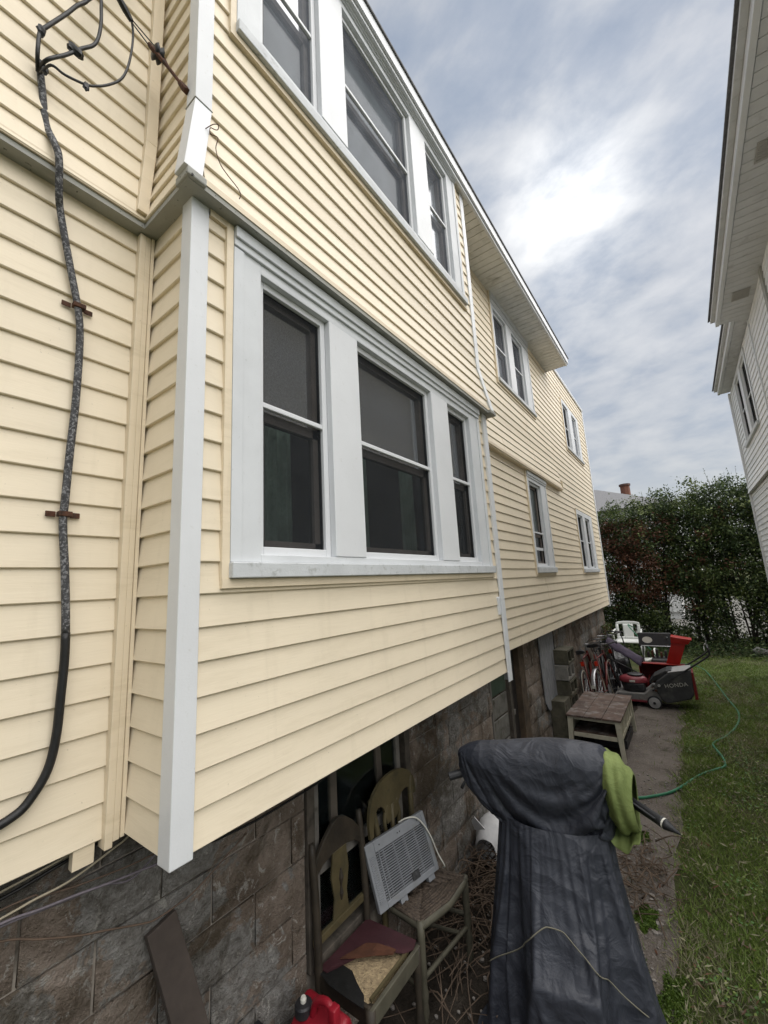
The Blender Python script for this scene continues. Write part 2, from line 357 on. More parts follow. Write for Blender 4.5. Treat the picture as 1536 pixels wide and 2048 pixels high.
# ------------------------------------------------------------------ ground
def gsheet(name, pts, z, mat, nx=1):
    mb = MB(); n = len(pts); mb.add([(x,y,z) for x, y in pts], [tuple(range(n))]); return struct(mb.build(name, mat, None, base=(0,0,z)))
k = NB('soil_and_turf'); v = k.vec()
c1 = k.ramp(k.noise(3.0, 5, 0.6, 0.5, v), [(0.3,(0.040,0.052,0.018)),(0.55,(0.068,0.080,0.030)),(0.75,(0.095,0.080,0.050))])
c1 = k.mix(k.ramp(k.noise(60, 3, 0.6, 0, v), [(0.45,0.0),(0.7,0.6)]), c1, (0.055,0.045,0.03)); k.bump(k.noise(45, 5, 0.7, 0, v), 0.9, 0.03)
M['turf'] = k.set(c1, 0.95, 0.1)
k = NB('gravelly_path'); v = k.vec()
c1 = k.ramp(k.noise(2.2, 5, 0.6, 0.4, v), [(0.3,(0.080,0.068,0.058)),(0.55,(0.13,0.112,0.097)),(0.75,(0.175,0.155,0.138))])
vo = k.n('ShaderNodeTexVoronoi'); vo.inputs['Scale'].default_value = 85; k.l(v, vo.inputs['Vector'])
c1 = k.mix(k.ramp(vo.outputs['Color'], [(0.62,0.0),(0.9,0.55)]), c1, (0.20,0.18,0.165))
c1 = k.mix(k.ramp(k.noise(4.5, 5, 0.65, 0.6, v), [(0.58,0.0),(0.72,0.75)]), c1, (0.035,0.040,0.018))
k.bump(k.math('ADD', vo.outputs['Distance'], k.noise(25, 5, 0.7, 0, v)), 0.6, 0.012)
M['path'] = k.set(c1, 0.95, 0.15)
k = NB('dark_dirt'); v = k.vec()
c1 = k.ramp(k.noise(5, 6, 0.65, 0.4, v), [(0.3,(0.022,0.018,0.014)),(0.6,(0.048,0.040,0.032)),(0.8,(0.085,0.075,0.062))]); k.bump(k.noise(40, 5, 0.7, 0, v), 0.9, 0.03)
M['dirt'] = k.set(c1, 0.95, 0.1)
gsheet('ground', [(-400,-400),(400,-400),(400,400),(-400,400)], 0.0, 'turf')
def wavy(x, y0, y1, n, amp, seed): return [(x+amp*mnoise.noise((seed, i*0.7, 0))+amp*0.5*mnoise.noise((seed, i*2.1, 3)), y0+(y1-y0)*i/n) for i in range(n+1)]
gsheet('dirt_bed', [(-1.9,-1.5),(-0.75,-1.5)]+wavy(-0.72, -1.2, 11.0, 40, 0.10, 3.1)+[(-1.9,11.0)], 0.004, 'dirt')
gsheet('path', wavy(-0.37, -1.2, 8.6, 50, 0.09, 8.2)+wavy(-0.98, -1.2, 8.6, 40, 0.08, 5.2)[::-1], 0.008, 'path')
# ------------------------------------------------------------------ cream house
E_ = 0.1033; ZB, ZS, ZE = 1.48, 3.65, 5.926; XM, XB, YR, YF = -1.578, -1.262, 0.665, 3.315; YEND = 10.97
house = thing('cream_house', (-4.5,4.5,0), 'cream vinyl-sided two-storey house with white trim, flared skirt and block foundation', 'house')
big_op = (0.80, 3.165, 2.24, 3.65); up_op = (0.80, 3.165, 4.60, 5.926)
siding(house, '+x', XB, YR, YF, ZB, ZS, [big_op], E_)
siding(house, '+x', XB, YR, YF, ZS, ZE, [up_op], E_, flare=(4.06,0.062))
siding(house, '-y', YR, XM, XB, ZB, ZS, (), E_)
siding(house, '-y', YR, XM, XB, ZS, 6.2, (), E_, flare=(4.06,0.055))
siding(house, '+y', YF, XM, XB, ZB, ZS, (), E_)
siding(house, '+y', YF, XM, XB, ZS, ZE, (), E_, flare=(4.06,0.055))
siding(house, '+x', XM, -1.6, YR, ZB, ZS, (), E_)
siding(house, '+x', XM, -1.6, YR, ZS, 6.4, (), E_, flare=(4.06,0.060))
lm = (5.46, 6.42, 2.24, 3.65); lf = (8.45, 10.10, 2.22, 3.47); ru = (4.76, 6.36, 4.64, 5.926); fu = (8.48, 10.12, 4.66, 5.78)
siding(house, '+x', XM, YF, 7.36, ZB, ZS, [lm], E_)
siding(house, '+x', XM, YF, 7.36, ZS, ZE, [ru], E_, flare=(4.06,0.058))
siding(house, '+x', XM, 7.36, YEND, ZB, 6.27, [lf, fu], E_)
# interior
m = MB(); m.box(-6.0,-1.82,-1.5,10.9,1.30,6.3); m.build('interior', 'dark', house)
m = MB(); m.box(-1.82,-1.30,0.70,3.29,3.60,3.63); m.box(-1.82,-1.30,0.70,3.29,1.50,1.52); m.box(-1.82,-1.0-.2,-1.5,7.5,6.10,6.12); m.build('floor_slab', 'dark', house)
# outside corner posts of the projecting bay
m = MB(); m.box(-1.312,-1.244,0.646,0.714,1.466,3.66); m.build('corner_post', 'white', house, bevel=0.003)
def flpost(c, oy):
    m = MB(); y0, y1 = (0.646,0.714) if oy < 0 else (3.262,3.334)
    for (za, fa, zb, fb) in ((3.66,0.066,4.07,0.0),(4.07,0.0,6.0,0.0)):
        P = []
        for z, f in ((za,fa),(zb,fb)):
            xo = -1.244+f; xi = -1.312+f; ya = y0+oy*f; yb = y1+oy*f
            P += [(xi,ya,z),(xo,ya,z),(xo,yb,z),(xi,yb,z)]
        m.hexa(P)
    return m.build('corner_post', 'white', house, bevel=0.002)
flpost(0,-1); flpost(0,1)
m = MB(); m.beam((-1.243,0.645,4.072),(-1.243,0.716,4.072),0.004,0.003); m.beam((-1.243,0.645,4.072),(-1.314,0.645,4.072),0.004,0.003); m.build('post_seam', 'skirt', house)
m = MB(); m.hexa([(-1.245,3.255,1.41),(-1.236,3.255,1.41),(-1.236,3.334,1.41),(-1.245,3.334,1.41),(-1.262,3.255,3.655),(-1.236,3.255,3.655),(-1.236,3.334,3.655),(-1.262,3.334,3.655)]); m.box(-1.30,-1.2361,3.322,3.336,1.41,3.655); m.build('corner_post', 'white', house, bevel=0.002)
m = MB(); m.box(-1.262,-1.176,0.592,0.664,3.628,3.662); m.build('post_cap', 'skirt', house, bevel=0.006)
m = MB(); m.box(-1.26,-1.165,3.28,3.40,3.622,3.652); m.build('post_cap', 'skirt', house, bevel=0.004)
# skirt boards closing the flare from below
m = MB(); m.box(-1.255,-1.190,0.60,3.375,3.625,3.647); m.box(-1.60,-1.255,0.604,0.662,3.625,3.646); m.box(-1.575,-1.516,-1.6,0.604,3.625,3.646); m.build('skirt_board', 'skirt', house)
m = MB(); m.box(-1.575,-1.515,3.40,7.36,3.625,3.647); m.build('skirt_board', 'cream_trim', house)
m = MB(); m.box(-1.214,-1.186,0.60,3.375,3.6475,3.672); m.build('starter_strip', 'cream_trim', house)
m = MB(); m.box(-1.58,-1.52,0.586,0.602,3.6465,3.668); m.box(-1.525,-1.508,-1.6,0.585,3.6475,3.672); m.build('starter_strip', 'cream_trim', house)
m = MB(); m.box(-1.516,-1.505,3.40,7.375,3.640,3.672); m.box(-1.575,-1.503,7.36,7.385,3.640,3.80); m.build('starter_strip', 'cream_trim', house)
m = MB(); m.box(-1.262,-1.243,0.716,0.77,3.60,3.625); m.box(-1.255,-1.240,0.716,0.795,3.598,3.6245); m.build('channel_trim', 'cream_trim', house)
# inside corner trim between left wall and bay return
m = MB(); m.box(-1.59,-1.540,0.600,0.622,1.455,3.62); m.box(-1.566,-1.540,0.622,0.640,1.47,3.62); m.build('inside_corner_trim', 'cream_trim', house, bevel=0.002)
m = MB(); m.box(-1.548,-1.536,0.641,0.652,1.475,3.62); m.build('inside_corner_trim', 'cream_trim', house)
m = MB(); m.hexa([(-1.535,0.566,3.672),(-1.492,0.566,3.672),(-1.492,0.606,3.672),(-1.535,0.606,3.672),(-1.59,0.602,4.07),(-1.542,0.602,4.07),(-1.542,0.645,4.07),(-1.59,0.645,4.07)]); m.box(-1.59,-1.542,0.602,0.645,4.07,6.2); m.build('inside_corner_trim', 'cream_trim', house, bevel=0.002)
m = MB(); m.box(-1.60,-1.572,0.53,0.585,1.425,1.49); m.build('trim_offcut', 'cream_trim', house)
m = MB(); m.box(-1.62,-1.555,10.90,YEND+0.012,1.44,6.27); m.build('corner_post', 'white', house, bevel=0.002)
# main triple windows, upper and lower
UN = [(0.945,1.345),(1.56,2.345),(2.585,2.965)]
bw = window(house, '+x', XB, 0.815, 3.155, 2.305, 3.622, UN, (2.335,3.495), 2.94, 2.250)
curtain(bw, '+x', XB, 0.95, 1.22, 2.36, 3.45, -0.13, waves=5); curtain(bw, '+x', XB, 1.60, 1.80, 2.36, 3.45, -0.14, waves=4); curtain(bw, '+x', XB, 2.12, 2.30, 2.36, 3.45, -0.14, waves=4)
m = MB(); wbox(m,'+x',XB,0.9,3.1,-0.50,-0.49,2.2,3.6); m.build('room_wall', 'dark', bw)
uw = window(house, '+x', XB, 0.815, 3.135, 4.665, 5.924, UN, (4.735,5.835), 5.285, 4.605, scr='screen_skylit')
for a, b in UN:
    m = MB(); wbox(m,'+x',XB,a+.03,b-.03,-0.095,-0.09,4.75,5.80); m.build('shade_or_reflection', 'palepanel', uw)  # pale panels added close behind the glass to catch light, standing for curtains
rw = window(house, '+x', XM, 4.775, 6.345, 4.70, 5.920, [(4.83,5.32),(5.55,6.04)], (4.72,5.72), 5.23, 4.65, scr='screen_skylit')
fw_ = window(house, '+x', XM, 8.50, 10.10, 4.72, 5.76, [(8.58,9.05),(9.38,9.86)], (4.74,5.68), 5.20, 4.67, stepped=False)
lw = window(house, '+x', XM, 8.47, 10.08, 2.30, 3.45, [(8.56,9.05),(9.28,9.78)], (2.32,3.36), 2.85, 2.235, stepped=False)
mw = window(house, '+x', XM, 5.475, 6.405, 2.325, 3.62, [(5.56,6.12)], (2.345,3.50), 2.80, 2.25, screen=False)
m = MB(); wbox(m,'+x',XM,5.58,6.10,-0.046,-0.036,2.56,2.60); m.build('raised_sash_rail', 'white', mw)
m = MB(); wbox(m,'+x',XM,5.59,6.09,-0.072,-0.068,2.81,3.46); m.build('shade_or_reflection', 'palepanel', mw)  # pale panel added behind the upper pane; stands for its white sky reflection
M['redcurtain'] = pmat('brown_red_drape', (0.10,0.03,0.02), 0.9, 0.3, 8, 0)
curtain(mw, '+x', XM, 5.60, 5.86, 2.36, 2.58, -0.12, 'redcurtain', waves=3)
m = MB(); wbox(m,'+x',XB,3.205,3.25,0.0,0.022,1.92,2.06); m.build('wall_plate', 'white', house, bevel=0.006)
# eave: soffit planks, fascia, gutter, roof
m = MB(); m.box(-1.60,-1.205,3.34,7.535,5.93,5.945); m.box(-1.262,-1.205,-0.4,3.34,5.93,5.945); m.build('soffit', 'soffit', house)
sof = house.children[-1]
y = 3.345; plank = None
while y < 7.50:
    w_ = min(0.098, 7.528-y)
    if plank is None or w_ < 0.097:
        mb = MB(); mb.box(-1.598,-1.222,y,y+w_-0.007,5.917,5.9295); o = mb.build('soffit_panel', 'soffit', sof, bevel=0.002)
        if plank is None: plank = o; py = y
    else:
        o = plank.copy(); COL.objects.link(o); o.location = plank.location+Vector((0,y-py,random.uniform(-0.001,0.001)))
    y += 0.0985
m = MB(); m.box(-1.258,-1.222,-0.4,3.34,5.915,5.9295); m.build('frieze', 'soffit', house)
m = MB(); m.box(-1.2215,-1.196,-0.4,7.536,5.900,5.9295); m.build('fascia_lip', 'white', house, bevel=0.002)
m = MB(); m.box(-1.204,-1.176,-0.4,7.542,5.931,6.035); m.box(-1.60,-1.204,7.5355,7.545,5.917,6.035); m.build('fascia', 'white', house, bevel=0.002)
m = MB(); m.hexa([(-1.60,-0.4,6.036),(-1.163,-0.4,6.036),(-1.163,7.57,6.036),(-1.60,7.57,6.036),(-1.60,-0.4,6.20),(-1.163,-0.4,6.052),(-1.163,7.57,6.052),(-1.60,7.57,6.20)])
m.hexa([(-5.5,-0.4,7.5),(-1.6,-0.4,6.11),(-1.6,7.57,6.11),(-5.5,7.57,7.5),(-5.5,-0.4,7.6),(-1.6,-0.4,6.20),(-1.6,7.57,6.20),(-5.5,7.57,7.6)]); m.build('roof', 'roof', house)
m = MB(); m.box(-6,-1.545,7.40,YEND+0.03,6.262,6.30); m.box(-1.60,-1.548,7.545,YEND+0.025,6.235,6.2615); m.build('parapet_coping', 'white', house, bevel=0.003)
# foundation: mortar core and rock-faced blocks
k = NB('stained_block'); v = k.vec()
base = k.ramp(k.noise(3.2, 6, 0.65, 0.5, v), [(0.28,(0.10,0.078,0.060)),(0.45,(0.21,0.168,0.134)),(0.60,(0.32,0.265,0.22)),(0.75,(0.38,0.33,0.285))])
paint = k.ramp(k.noise(1.7, 6, 0.7, 0.3, k.vec(loc=(3,7,1))), [(0.515,0.0),(0.53,1.0)])
base = k.mix(k.math('MULTIPLY', paint, 0.80), base, k.ramp(k.noise(26, 5, 0.7, 0.5, v), [(0.35,(0.15,0.145,0.135)),(0.60,(0.33,0.33,0.315))]))
eff = k.ramp(k.noise(17, 8, 0.75, 0.8, k.vec((1,1,0.8))), [(0.57,0.0),(0.61,1.0)])
base = k.mix(k.math('MULTIPLY', eff, 0.8), base, (0.46,0.44,0.40))
moss = k.ramp(k.noise(2.4, 6, 0.7, 0.6, k.vec(loc=(9,2,4))), [(0.50,0.0),(0.64,1.0)])
base = k.mix(k.math('MULTIPLY', moss, 0.72), base, (0.060,0.048,0.030))
k.bump(k.math('ADD', k.noise(38, 6, 0.7, 0.3, v), k.math('MULTIPLY', k.noise(120, 4, 0.6, 0, v), 0.5)), 1.0, 0.035)
M['block'] = k.set(base, 0.95, 0.15)
M['mortar'] = pmat('old_mortar', (0.27,0.24,0.205), 0.95, 0.35, 12, 0.6, 60, (0.035,0.03,0.02), (0.45,0.65), 3)
FO = [(1.555,2.50,0.42,1.5),(3.95,4.95,-0.2,1.5)]
m = MB()
for a, b in ((-1.6,1.555),(2.50,3.95),(4.95,10.86)): m.box(-1.90,-1.716,a,b,-0.15,1.49)
m.box(-1.90,-1.716,1.555,2.50,-0.15,0.42)
found = m.build('foundation', 'mortar', house)
BV = []
def block_mesh(L, H, seed):
    nx, nz = 7, 4; g = []
    for j in range(nz+1):
        row = []
        for i in range(nx+1):
            u, z = L*i/nx, H*j/nz; e = min(i, nx-i, 1)*min(j, nz-j, 1)
            d = 0.004+(0.010+0.013*mnoise.noise((u*9+seed*7.3, z*9, seed)))*e
            row.append((d,u,z))
        g.append(row)
    mb = MB(); mb.grid(g); mb.add([(-0.02,0,0),(-0.02,L,0),(-0.02,L,H),(-0.02,0,H),(0.004,0,0),(0.004,L,0),(0.004,L,H),(0.004,0,H)], [(0,1,5,4),(1,2,6,5),(2,3,7,6),(3,0,4,7)])
    me = bpy.data.meshes.new('concrete_block'); me.from_pydata(mb.v, [], mb.f); me.materials.append(M['block'])
    me.polygons.foreach_set('use_smooth', [True]*len(me.polygons)); return me
BM_ = {}
def put_block(y0, y1, z0, z1):
    key = (round(y1-y0,3), round(z1-z0,3), random.randrange(4))
    if key not in BM_: BM_[key] = block_mesh(key[0], key[1], len(BM_)+1.0)
    o = bpy.data.objects.new('concrete_block', BM_[key]); COL.objects.link(o); o.parent = found
    o.location = Vector((-1.712+random.uniform(-0.004,0.004), y0, z0))-house.location
BL, BH = 0.405, 0.2035; MJ = 0.009
for c in range(8):
    z0 = -0.0955+c*BH; z1 = min(z0+BH, 1.485); y = -1.6-(BL/2 if c % 2 else 0)+0.03
    while y < 10.85:
        segs = [(max(y,-1.6), min(y+BL, 10.85))]
        for a, b, zl, zh in FO:
            if z1 > zl+0.02: segs = [q for s0, s1 in segs for q in ((s0,min(s1,a)),(max(s0,b),s1)) if q[1]-q[0] > 0.05]
        for s0, s1 in segs:
            if s1-s0 > 0.05: put_block(s0+MJ/2, s1-MJ/2, z0+MJ/2, z1-MJ/2)
        y += BL
# basement window
M['oldwood'] = pmat('weathered_dark_wood', (0.085,0.072,0.058), 0.85, 0.4, 6, 0.5, 60, (0.03,0.026,0.02), (0.5,0.7), 9)
M['greywood'] = pmat('grey_painted_wood', (0.15,0.14,0.125), 0.8, 0.3, 8, 0.4, 70, (0.05,0.045,0.035), (0.55,0.72), 12)
m = MB(); m.box(-1.76,-1.69,1.558,1.61,0.425,1.5); m.box(-1.76,-1.69,2.44,2.498,0.425,1.5); m.box(-1.76,-1.68,1.61,2.44,0.425,0.47)
bsw = m.build('basement_window', 'oldwood', house, bevel=0.004)
m = MB(); m.box(-1.745,-1.715,1.62,1.66,0.48,1.48); m.box(-1.745,-1.715,2.37,2.41,0.48,1.48); m.box(-1.745,-1.713,1.66,2.37,0.78,0.83); m.box(-1.745,-1.715,1.66,2.37,0.48,0.52); m.build('sash', 'greywood', bsw, bevel=0.003)
m = MB(); m.box(-1.735,-1.733,1.66,2.37,0.52,1.48); m.build('pane', 'glass', bsw)
for i in range(6):
    m = MB(); m.hexa([(-1.765,1.67,0.90+i*.09),(-1.745,1.67,0.87+i*.09),(-1.745,2.36,0.87+i*.09),(-1.765,2.36,0.90+i*.09),(-1.765,1.67,0.935+i*.09),(-1.745,1.67,0.905+i*.09),(-1.745,2.36,0.905+i*.09),(-1.765,2.36,0.935+i*.09)]); m.build('slat', 'sill', bsw)
m = MB(); m.beam((-1.73,1.78,0.83),(-1.73,1.78,1.30),0.05,0.02,(1,0,0)); m.build('board', 'oldwood', bsw); m = MB(); m.beam((-1.73,2.2,0.85),(-1.73,2.17,1.48),0.05,0.02,(1,0,0)); m.build('board', 'oldwood', bsw)
# basement door with painted panels, posts
M['doorgreen'] = pmat('faded_green_paint', (0.045,0.070,0.048), 0.7, 0.3, 6, 0.3, 60)
M['doorgrey'] = pmat('peeling_grey_paint', (0.14,0.135,0.12), 0.8, 0.35, 8, 0.4, 60, (0.05,0.045,0.03), (0.5,0.7), 9)
m = MB(); m.box(-1.80,-1.735,3.96,4.46,0.0,1.5); bd = m.build('basement_door', 'oldwood', house)
m = MB(); m.box(-1.735,-1.70,3.955,3.985,0.0,1.5); m.build('door_trim', 'greywood', bd, bevel=0.003)
for i, (za, zb) in enumerate(((1.06,1.46),(0.85,1.04),(0.62,0.83),(0.40,0.60),(0.18,0.38))):
    m = MB(); m.box(-1.734,-1.718,4.00,4.40,za,zb); m.build('door_panel', 'doorgreen' if i == 0 else 'doorgrey', bd, bevel=0.005)
m = MB(); m.box(-1.84,-1.70,4.46,4.53,0,1.5); m.build('door_jamb', 'oldwood', bd, bevel=0.004)
M['blackwood'] = pmat('tarred_board', (0.022,0.018,0.016), 0.7, 0.3, 8, 0.3, 60)
m = MB(); m.box(-1.86,-1.74,4.53,4.76,0,1.5); m.build('door_leaf', 'blackwood', bd); m = MB(); m.box(-1.741,-1.725,4.60,4.64,0.75,0.80); m.build('latch', 'greywood', bd)
M['rustpost'] = pmat('brown_timber', (0.085,0.060,0.038), 0.9, 0.4, 7, 0.5, 50, (0.03,0.025,0.018), (0.5,0.7), 8)
m = MB(); m.box(-1.84,-1.675,4.76,4.945,0,1.5); m.build('door_post', 'rustpost', bd, bevel=0.006)
# ------------------------------------------------------------------ white house across the gap
XR = 1.33
wh = thing('white_house', (5.0,7.0,0), 'white vinyl-sided neighbouring house with deep soffit and paired windows', 'house')
rop = (8.86, 10.62, 4.50, 5.90)
siding(wh, '-x', XR, 2.4, 11.40, ZS+0.03, ZE, [rop], E_, flare=(4.06,0.05), mat='whitevinyl')
siding(wh, '-x', XR, 2.4, 11.38, 0.50, ZS+0.03, (), E_/2 if False else E_, mat='whitevinyl')
siding(wh, '-y', 2.40, XR, 4.6, 0.5, ZE, (), E_, mat='whitevinyl')
siding(wh, '+y', 11.40, XR, 4.6, 0.5, ZE, (), E_, mat='whitevinyl')
rwn = window(wh, '-x', XR, 8.90, 10.58, 4.56, 5.88, [(9.00,9.62),(9.86,10.48)], (4.58,5.80), 5.17, 4.49, stepped=False, jch=None, trim='white')
for a, b in ((9.03,9.59),(9.89,10.45)):
    m = MB(); wbox(m,'-x',XR,a,b,-0.13,-0.125,5.0,5.55); m.build('shade_or_reflection', 'white', rwn)
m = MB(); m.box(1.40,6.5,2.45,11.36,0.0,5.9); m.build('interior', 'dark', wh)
m = MB(); m.box(1.345,6.5,2.4,11.38,0.0,0.50); m.build('foundation', 'mortar', wh)
m = MB(); m.box(1.285,1.36,11.36,11.425,0.45,5.93); m.build('corner_post', 'white', wh, bevel=0.003)
m = MB(); m.box(1.285,1.335,2.4,11.42,3.66,3.682); m.build('skirt_board', 'skirt', wh)
m = MB(); m.box(1.300,1.33,6.62,6.74,3.72,5.92); m.build('vertical_board', 'skirt', wh)
m = MB(); m.box(1.305,1.33,8.02,8.06,3.72,5.92); m.build('vertical_board', 'white', wh)
def eave(x_out, y0, y1, zz):
    m = MB(); m.box(x_out+0.04,1.36,y0,y1,zz+0.013,zz+0.03); s_ = m.build('soffit', 'soffitgrey', wh); y = y0; pl = None
    while y < y1-0.02:
        w_ = min(0.128, y1-y)
        if pl is None or w_ < 0.127:
            m = MB(); m.box(x_out+0.05,1.345,y+0.001,y+w_-0.006,zz-0.002,zz+0.0125); o = m.build('soffit_panel', 'soffitgrey', s_)
            if pl is None: pl, py = o, y
        else: o = pl.copy(); COL.objects.link(o); o.location = pl.location+Vector((0,y-py,0))
        y += 0.128
    m = MB(); m.box(x_out-0.002,x_out+0.045,y0,y1+0.004,zz-0.012,zz+0.11); m.build('fascia', 'white', wh, bevel=0.004)
    m = MB(); m.box(x_out-0.055,x_out-0.003,y0,y1+0.01,zz+0.075,zz+0.115); m.build('gutter', 'soffitgrey', wh, bevel=0.004)
    m = MB(); m.hexa([(x_out-0.08,y0,zz+0.117),(3.2,y0,zz+1.0),(3.2,y1+0.03,zz+1.0),(x_out-0.08,y1+0.03,zz+0.117),(x_out-0.08,y0,zz+0.135),(3.2,y0,zz+1.1),(3.2,y1+0.03,zz+1.1),(x_out-0.08,y1+0.03,zz+0.135)]); m.build('roof', 'roof', wh)
eave(0.925, 2.3, 7.93, 5.93); eave(1.115, 7.95, 11.36, 5.955)
M['ventgrey'] = pmat('grey_vent_grille', (0.40,0.39,0.37), 0.7, 0.1, 60, 0.5, 200)
for yv in (7.05, 4.55):
    m = MB(); m.box(1.07,1.26,yv,yv+0.24,5.915,5.927); vt = m.build('soffit_vent', 'ventgrey', wh)
    for i in range(7): m = MB(); m.box(1.08,1.25,yv+0.02+i*0.03,yv+0.03+i*0.03,5.910,5.9148); m.build('vent_louvre', 'ventgrey', vt)
# ------------------------------------------------------------------ wires on the cream house
M['cable'] = pmat('weathered_black_cable', (0.055,0.055,0.058), 0.75, 0.5, 60, 0.6, 120, (0.22,0.22,0.225), (0.50,0.60), 110)
M['tape'] = pmat('black_tape', (0.012,0.012,0.012), 0.45, 0.3, 20, 0.4, 60)
M['rust'] = pmat('rusty_iron', (0.085,0.035,0.018), 0.85, 0.5, 25, 0.5, 120, (0.03,0.018,0.012), (0.5,0.65), 30)
M['galv'] = pmat('dull_galvanised', (0.30,0.31,0.31), 0.55, 0.3, 25, 0.2, 120, (0.10,0.05,0.03), (0.52,0.66), 25, metal=0.4)
def smooth_path(P, per=6):
    P = [Vector(p) for p in P]; out = []
    for i in range(len(P)-1):
        a, b, c, d = P[max(i-1,0)], P[i], P[i+1], P[min(i+2,len(P)-1)]
        for j in range(per):
            t = j/per; out.append(0.5*((2*b)+(c-a)*t+(2*a-5*b+4*c-d)*t*t+(3*b-a-3*c+d)*t*t*t))
    out.append(P[-1]); return out
def lump(c, r, seed, n=10, stretch=(1,1,1)):
    mb = MB(); rows = []
    for i in range(n//2+1):
        th = math.pi*i/(n//2); row = []
        for j in range(n+1):
            ph = 2*math.pi*(j % n)/n; d = Vector((math.sin(th)*math.cos(ph), math.sin(th)*math.sin(ph), math.cos(th)))
            rr = r*(1+0.45*mnoise.noise(d*2.3+Vector((seed,seed*2,0))))
            row.append((c[0]+d.x*rr*stretch[0], c[1]+d.y*rr*stretch[1], c[2]+d.z*rr*stretch[2]))
        rows.append(row)
    return mb.grid(rows)
cab = [(-1.545,0.252,4.045),(-1.545,0.268,3.943),(-1.540,0.286,3.814),(-1.498,0.304,3.72),(-1.485,0.318,3.66),(-1.52,0.335,3.56),(-1.548,0.352,3.507),(-1.548,0.389,3.336),(-1.548,0.423,3.183),(-1.548,0.435,3.076),(-1.548,0.438,2.859),(-1.548,0.434,2.684),(-1.548,0.432,2.518),(-1.548,0.432,2.439),(-1.548,0.448,2.284),(-1.548,0.46,2.133),(-1.548,0.464,2.03),(-1.548,0.462,1.931),(-1.548,0.459,1.822),(-1.548,0.445,1.735),(-1.55,0.411,1.671),(-1.55,0.376,1.643),(-1.55,0.30,1.625),(-1.55,0.10,1.60),(-1.552,-0.3,1.58)]
sc_ = thing('service_cable', (-1.548,0.43,1.6), 'thick grey-black service cable running down the cream siding', 'cable')
P = smooth_path(cab, 5); cut = int(len(P)*0.63)
MB().tube(P[:cut+1], 0.0112, 10).build('braided_jacket', 'cable', sc_, smooth=True); MB().tube(P[cut:], 0.0122, 10).build('taped_end', 'tape', sc_, smooth=True)
for z in (3.196, 2.473):
    m = MB(); yc = 0.424 if z > 3 else 0.433
    m.box(-1.560,-1.533,yc-0.018,yc+0.018,z-0.008,z+0.008); m.box(-1.563,-1.559,yc-0.045,yc-0.0185,z-0.009,z+0.009); m.box(-1.563,-1.559,yc+0.0185,yc+0.045,z-0.009,z+0.009)
    tag(m.build('cable_clamp', 'rust', None, bevel=0.002), 'rusty two-hole strap clamp over the %s' % ('upper run of the service cable' if z > 3 else 'service cable, the lower one beside the bay'), 'clamp')
sd = thing('service_drop', (-1.5,0.3,3.95), 'looped black service wires with taped splices in front of the cream siding', 'wire')
l1 = [(-1.535,0.25,3.985),(-1.50,0.238,4.025),(-1.50,0.238,4.111),(-1.50,0.25,4.145),(-1.50,0.30,4.276),(-1.50,0.327,4.353),(-1.50,0.359,4.431),(-1.50,0.40,4.60),(-1.52,0.30,4.95),(-1.4,-2.0,5.5),(0.0,-9.0,6.6)]
l2 = [(-1.535,0.25,4.0),(-1.48,0.261,3.999),(-1.48,0.305,4.075),(-1.48,0.329,4.122),(-1.48,0.348,4.159),(-1.48,0.381,4.218),(-1.48,0.394,4.273),(-1.48,0.398,4.345),(-1.48,0.395,4.411),(-1.48,0.391,4.463),(-1.48,0.37,4.62),(-1.5,0.28,4.98),(-1.38,-2.0,5.55),(0.0,-9.0,6.65)]
l3 = [(-1.52,0.255,3.975),(-1.46,0.268,3.965),(-1.46,0.306,3.97),(-1.46,0.363,3.997),(-1.46,0.393,4.025),(-1.46,0.428,4.071),(-1.46,0.467,4.142),(-1.46,0.487,4.218),(-1.46,0.497,4.312),(-1.46,0.499,4.403),(-1.455,0.490,4.455)]
for L_, r_ in ((l1,0.0062),(l2,0.0058),(l3,0.0042)): MB().tube(smooth_path(L_,5), r_, 8).build('wire', 'tape', sd, smooth=True)
for c, r_, st in (((-1.50,0.241,4.118),0.016,(0.8,0.8,1.5)),((-1.48,0.332,4.128),0.018,(0.8,1.5,1.0)),((-1.46,0.366,3.992),0.011,(0.7,0.9,1.7)),((-1.50,0.262,3.975),0.010,(0.8,0.9,1.8))):
    lump(c, r_, c[1]*40, 12, st).build('taped_splice', 'tape', sd)
# dead-end insulator on the corner post
ins = thing('dead_end_insulator', (-1.30,0.615,4.10), 'rusty dead-end insulator and clevis fixed to the white corner post', 'insulator')
pw, pc, pb = Vector((-1.45,0.486,4.45)), Vector((-1.415,0.575,4.36)), Vector((-1.30,0.640,4.14))
ax = (pb-pc).normalized()
m = MB(); m.tube([pc-Vector((0,0.016,0)),pc-Vector((0,0.010,0)),pc,pc+Vector((0,0.010,0)),pc+Vector((0,0.016,0))],[0.026,0.034,0.022,0.034,0.026],14); m.build('spool', 'tape', ins, smooth=True)
for dy in (-0.019,0.019): MB().tube([pc+Vector((0,dy,0))-ax*0.03, pc+Vector((0,dy,0)), pc+ax*0.085, pb-ax*0.05],[0.009,0.010,0.007,0.006],8).build('clevis_arm', 'rust', ins)
MB().tube([pb-ax*0.06, pb-ax*0.02, pb],[0.010,0.014,0.012],8).build('eye_bolt', 'rust', ins)
for dz in (0.018,-0.016): MB().tube([pw+Vector((0,0,dz*0.4)), pc+Vector((0,0,dz))-ax*0.02], 0.0024, 6).build('bail_wire', 'tape', ins)
w0 = Vector((-1.453,0.487,4.452)); w1 = Vector((-1.44,0.40,4.52)); MB().tube([w0,w0.lerp(w1,0.3),w0.lerp(w1,0.95),w1,Vector((-1.43,0.25,4.85)),Vector((0.0,-9.0,6.7))],[0.009,0.013,0.010,0.004,0.003,0.003],8).build('wedge_clamp', 'tape', ins)
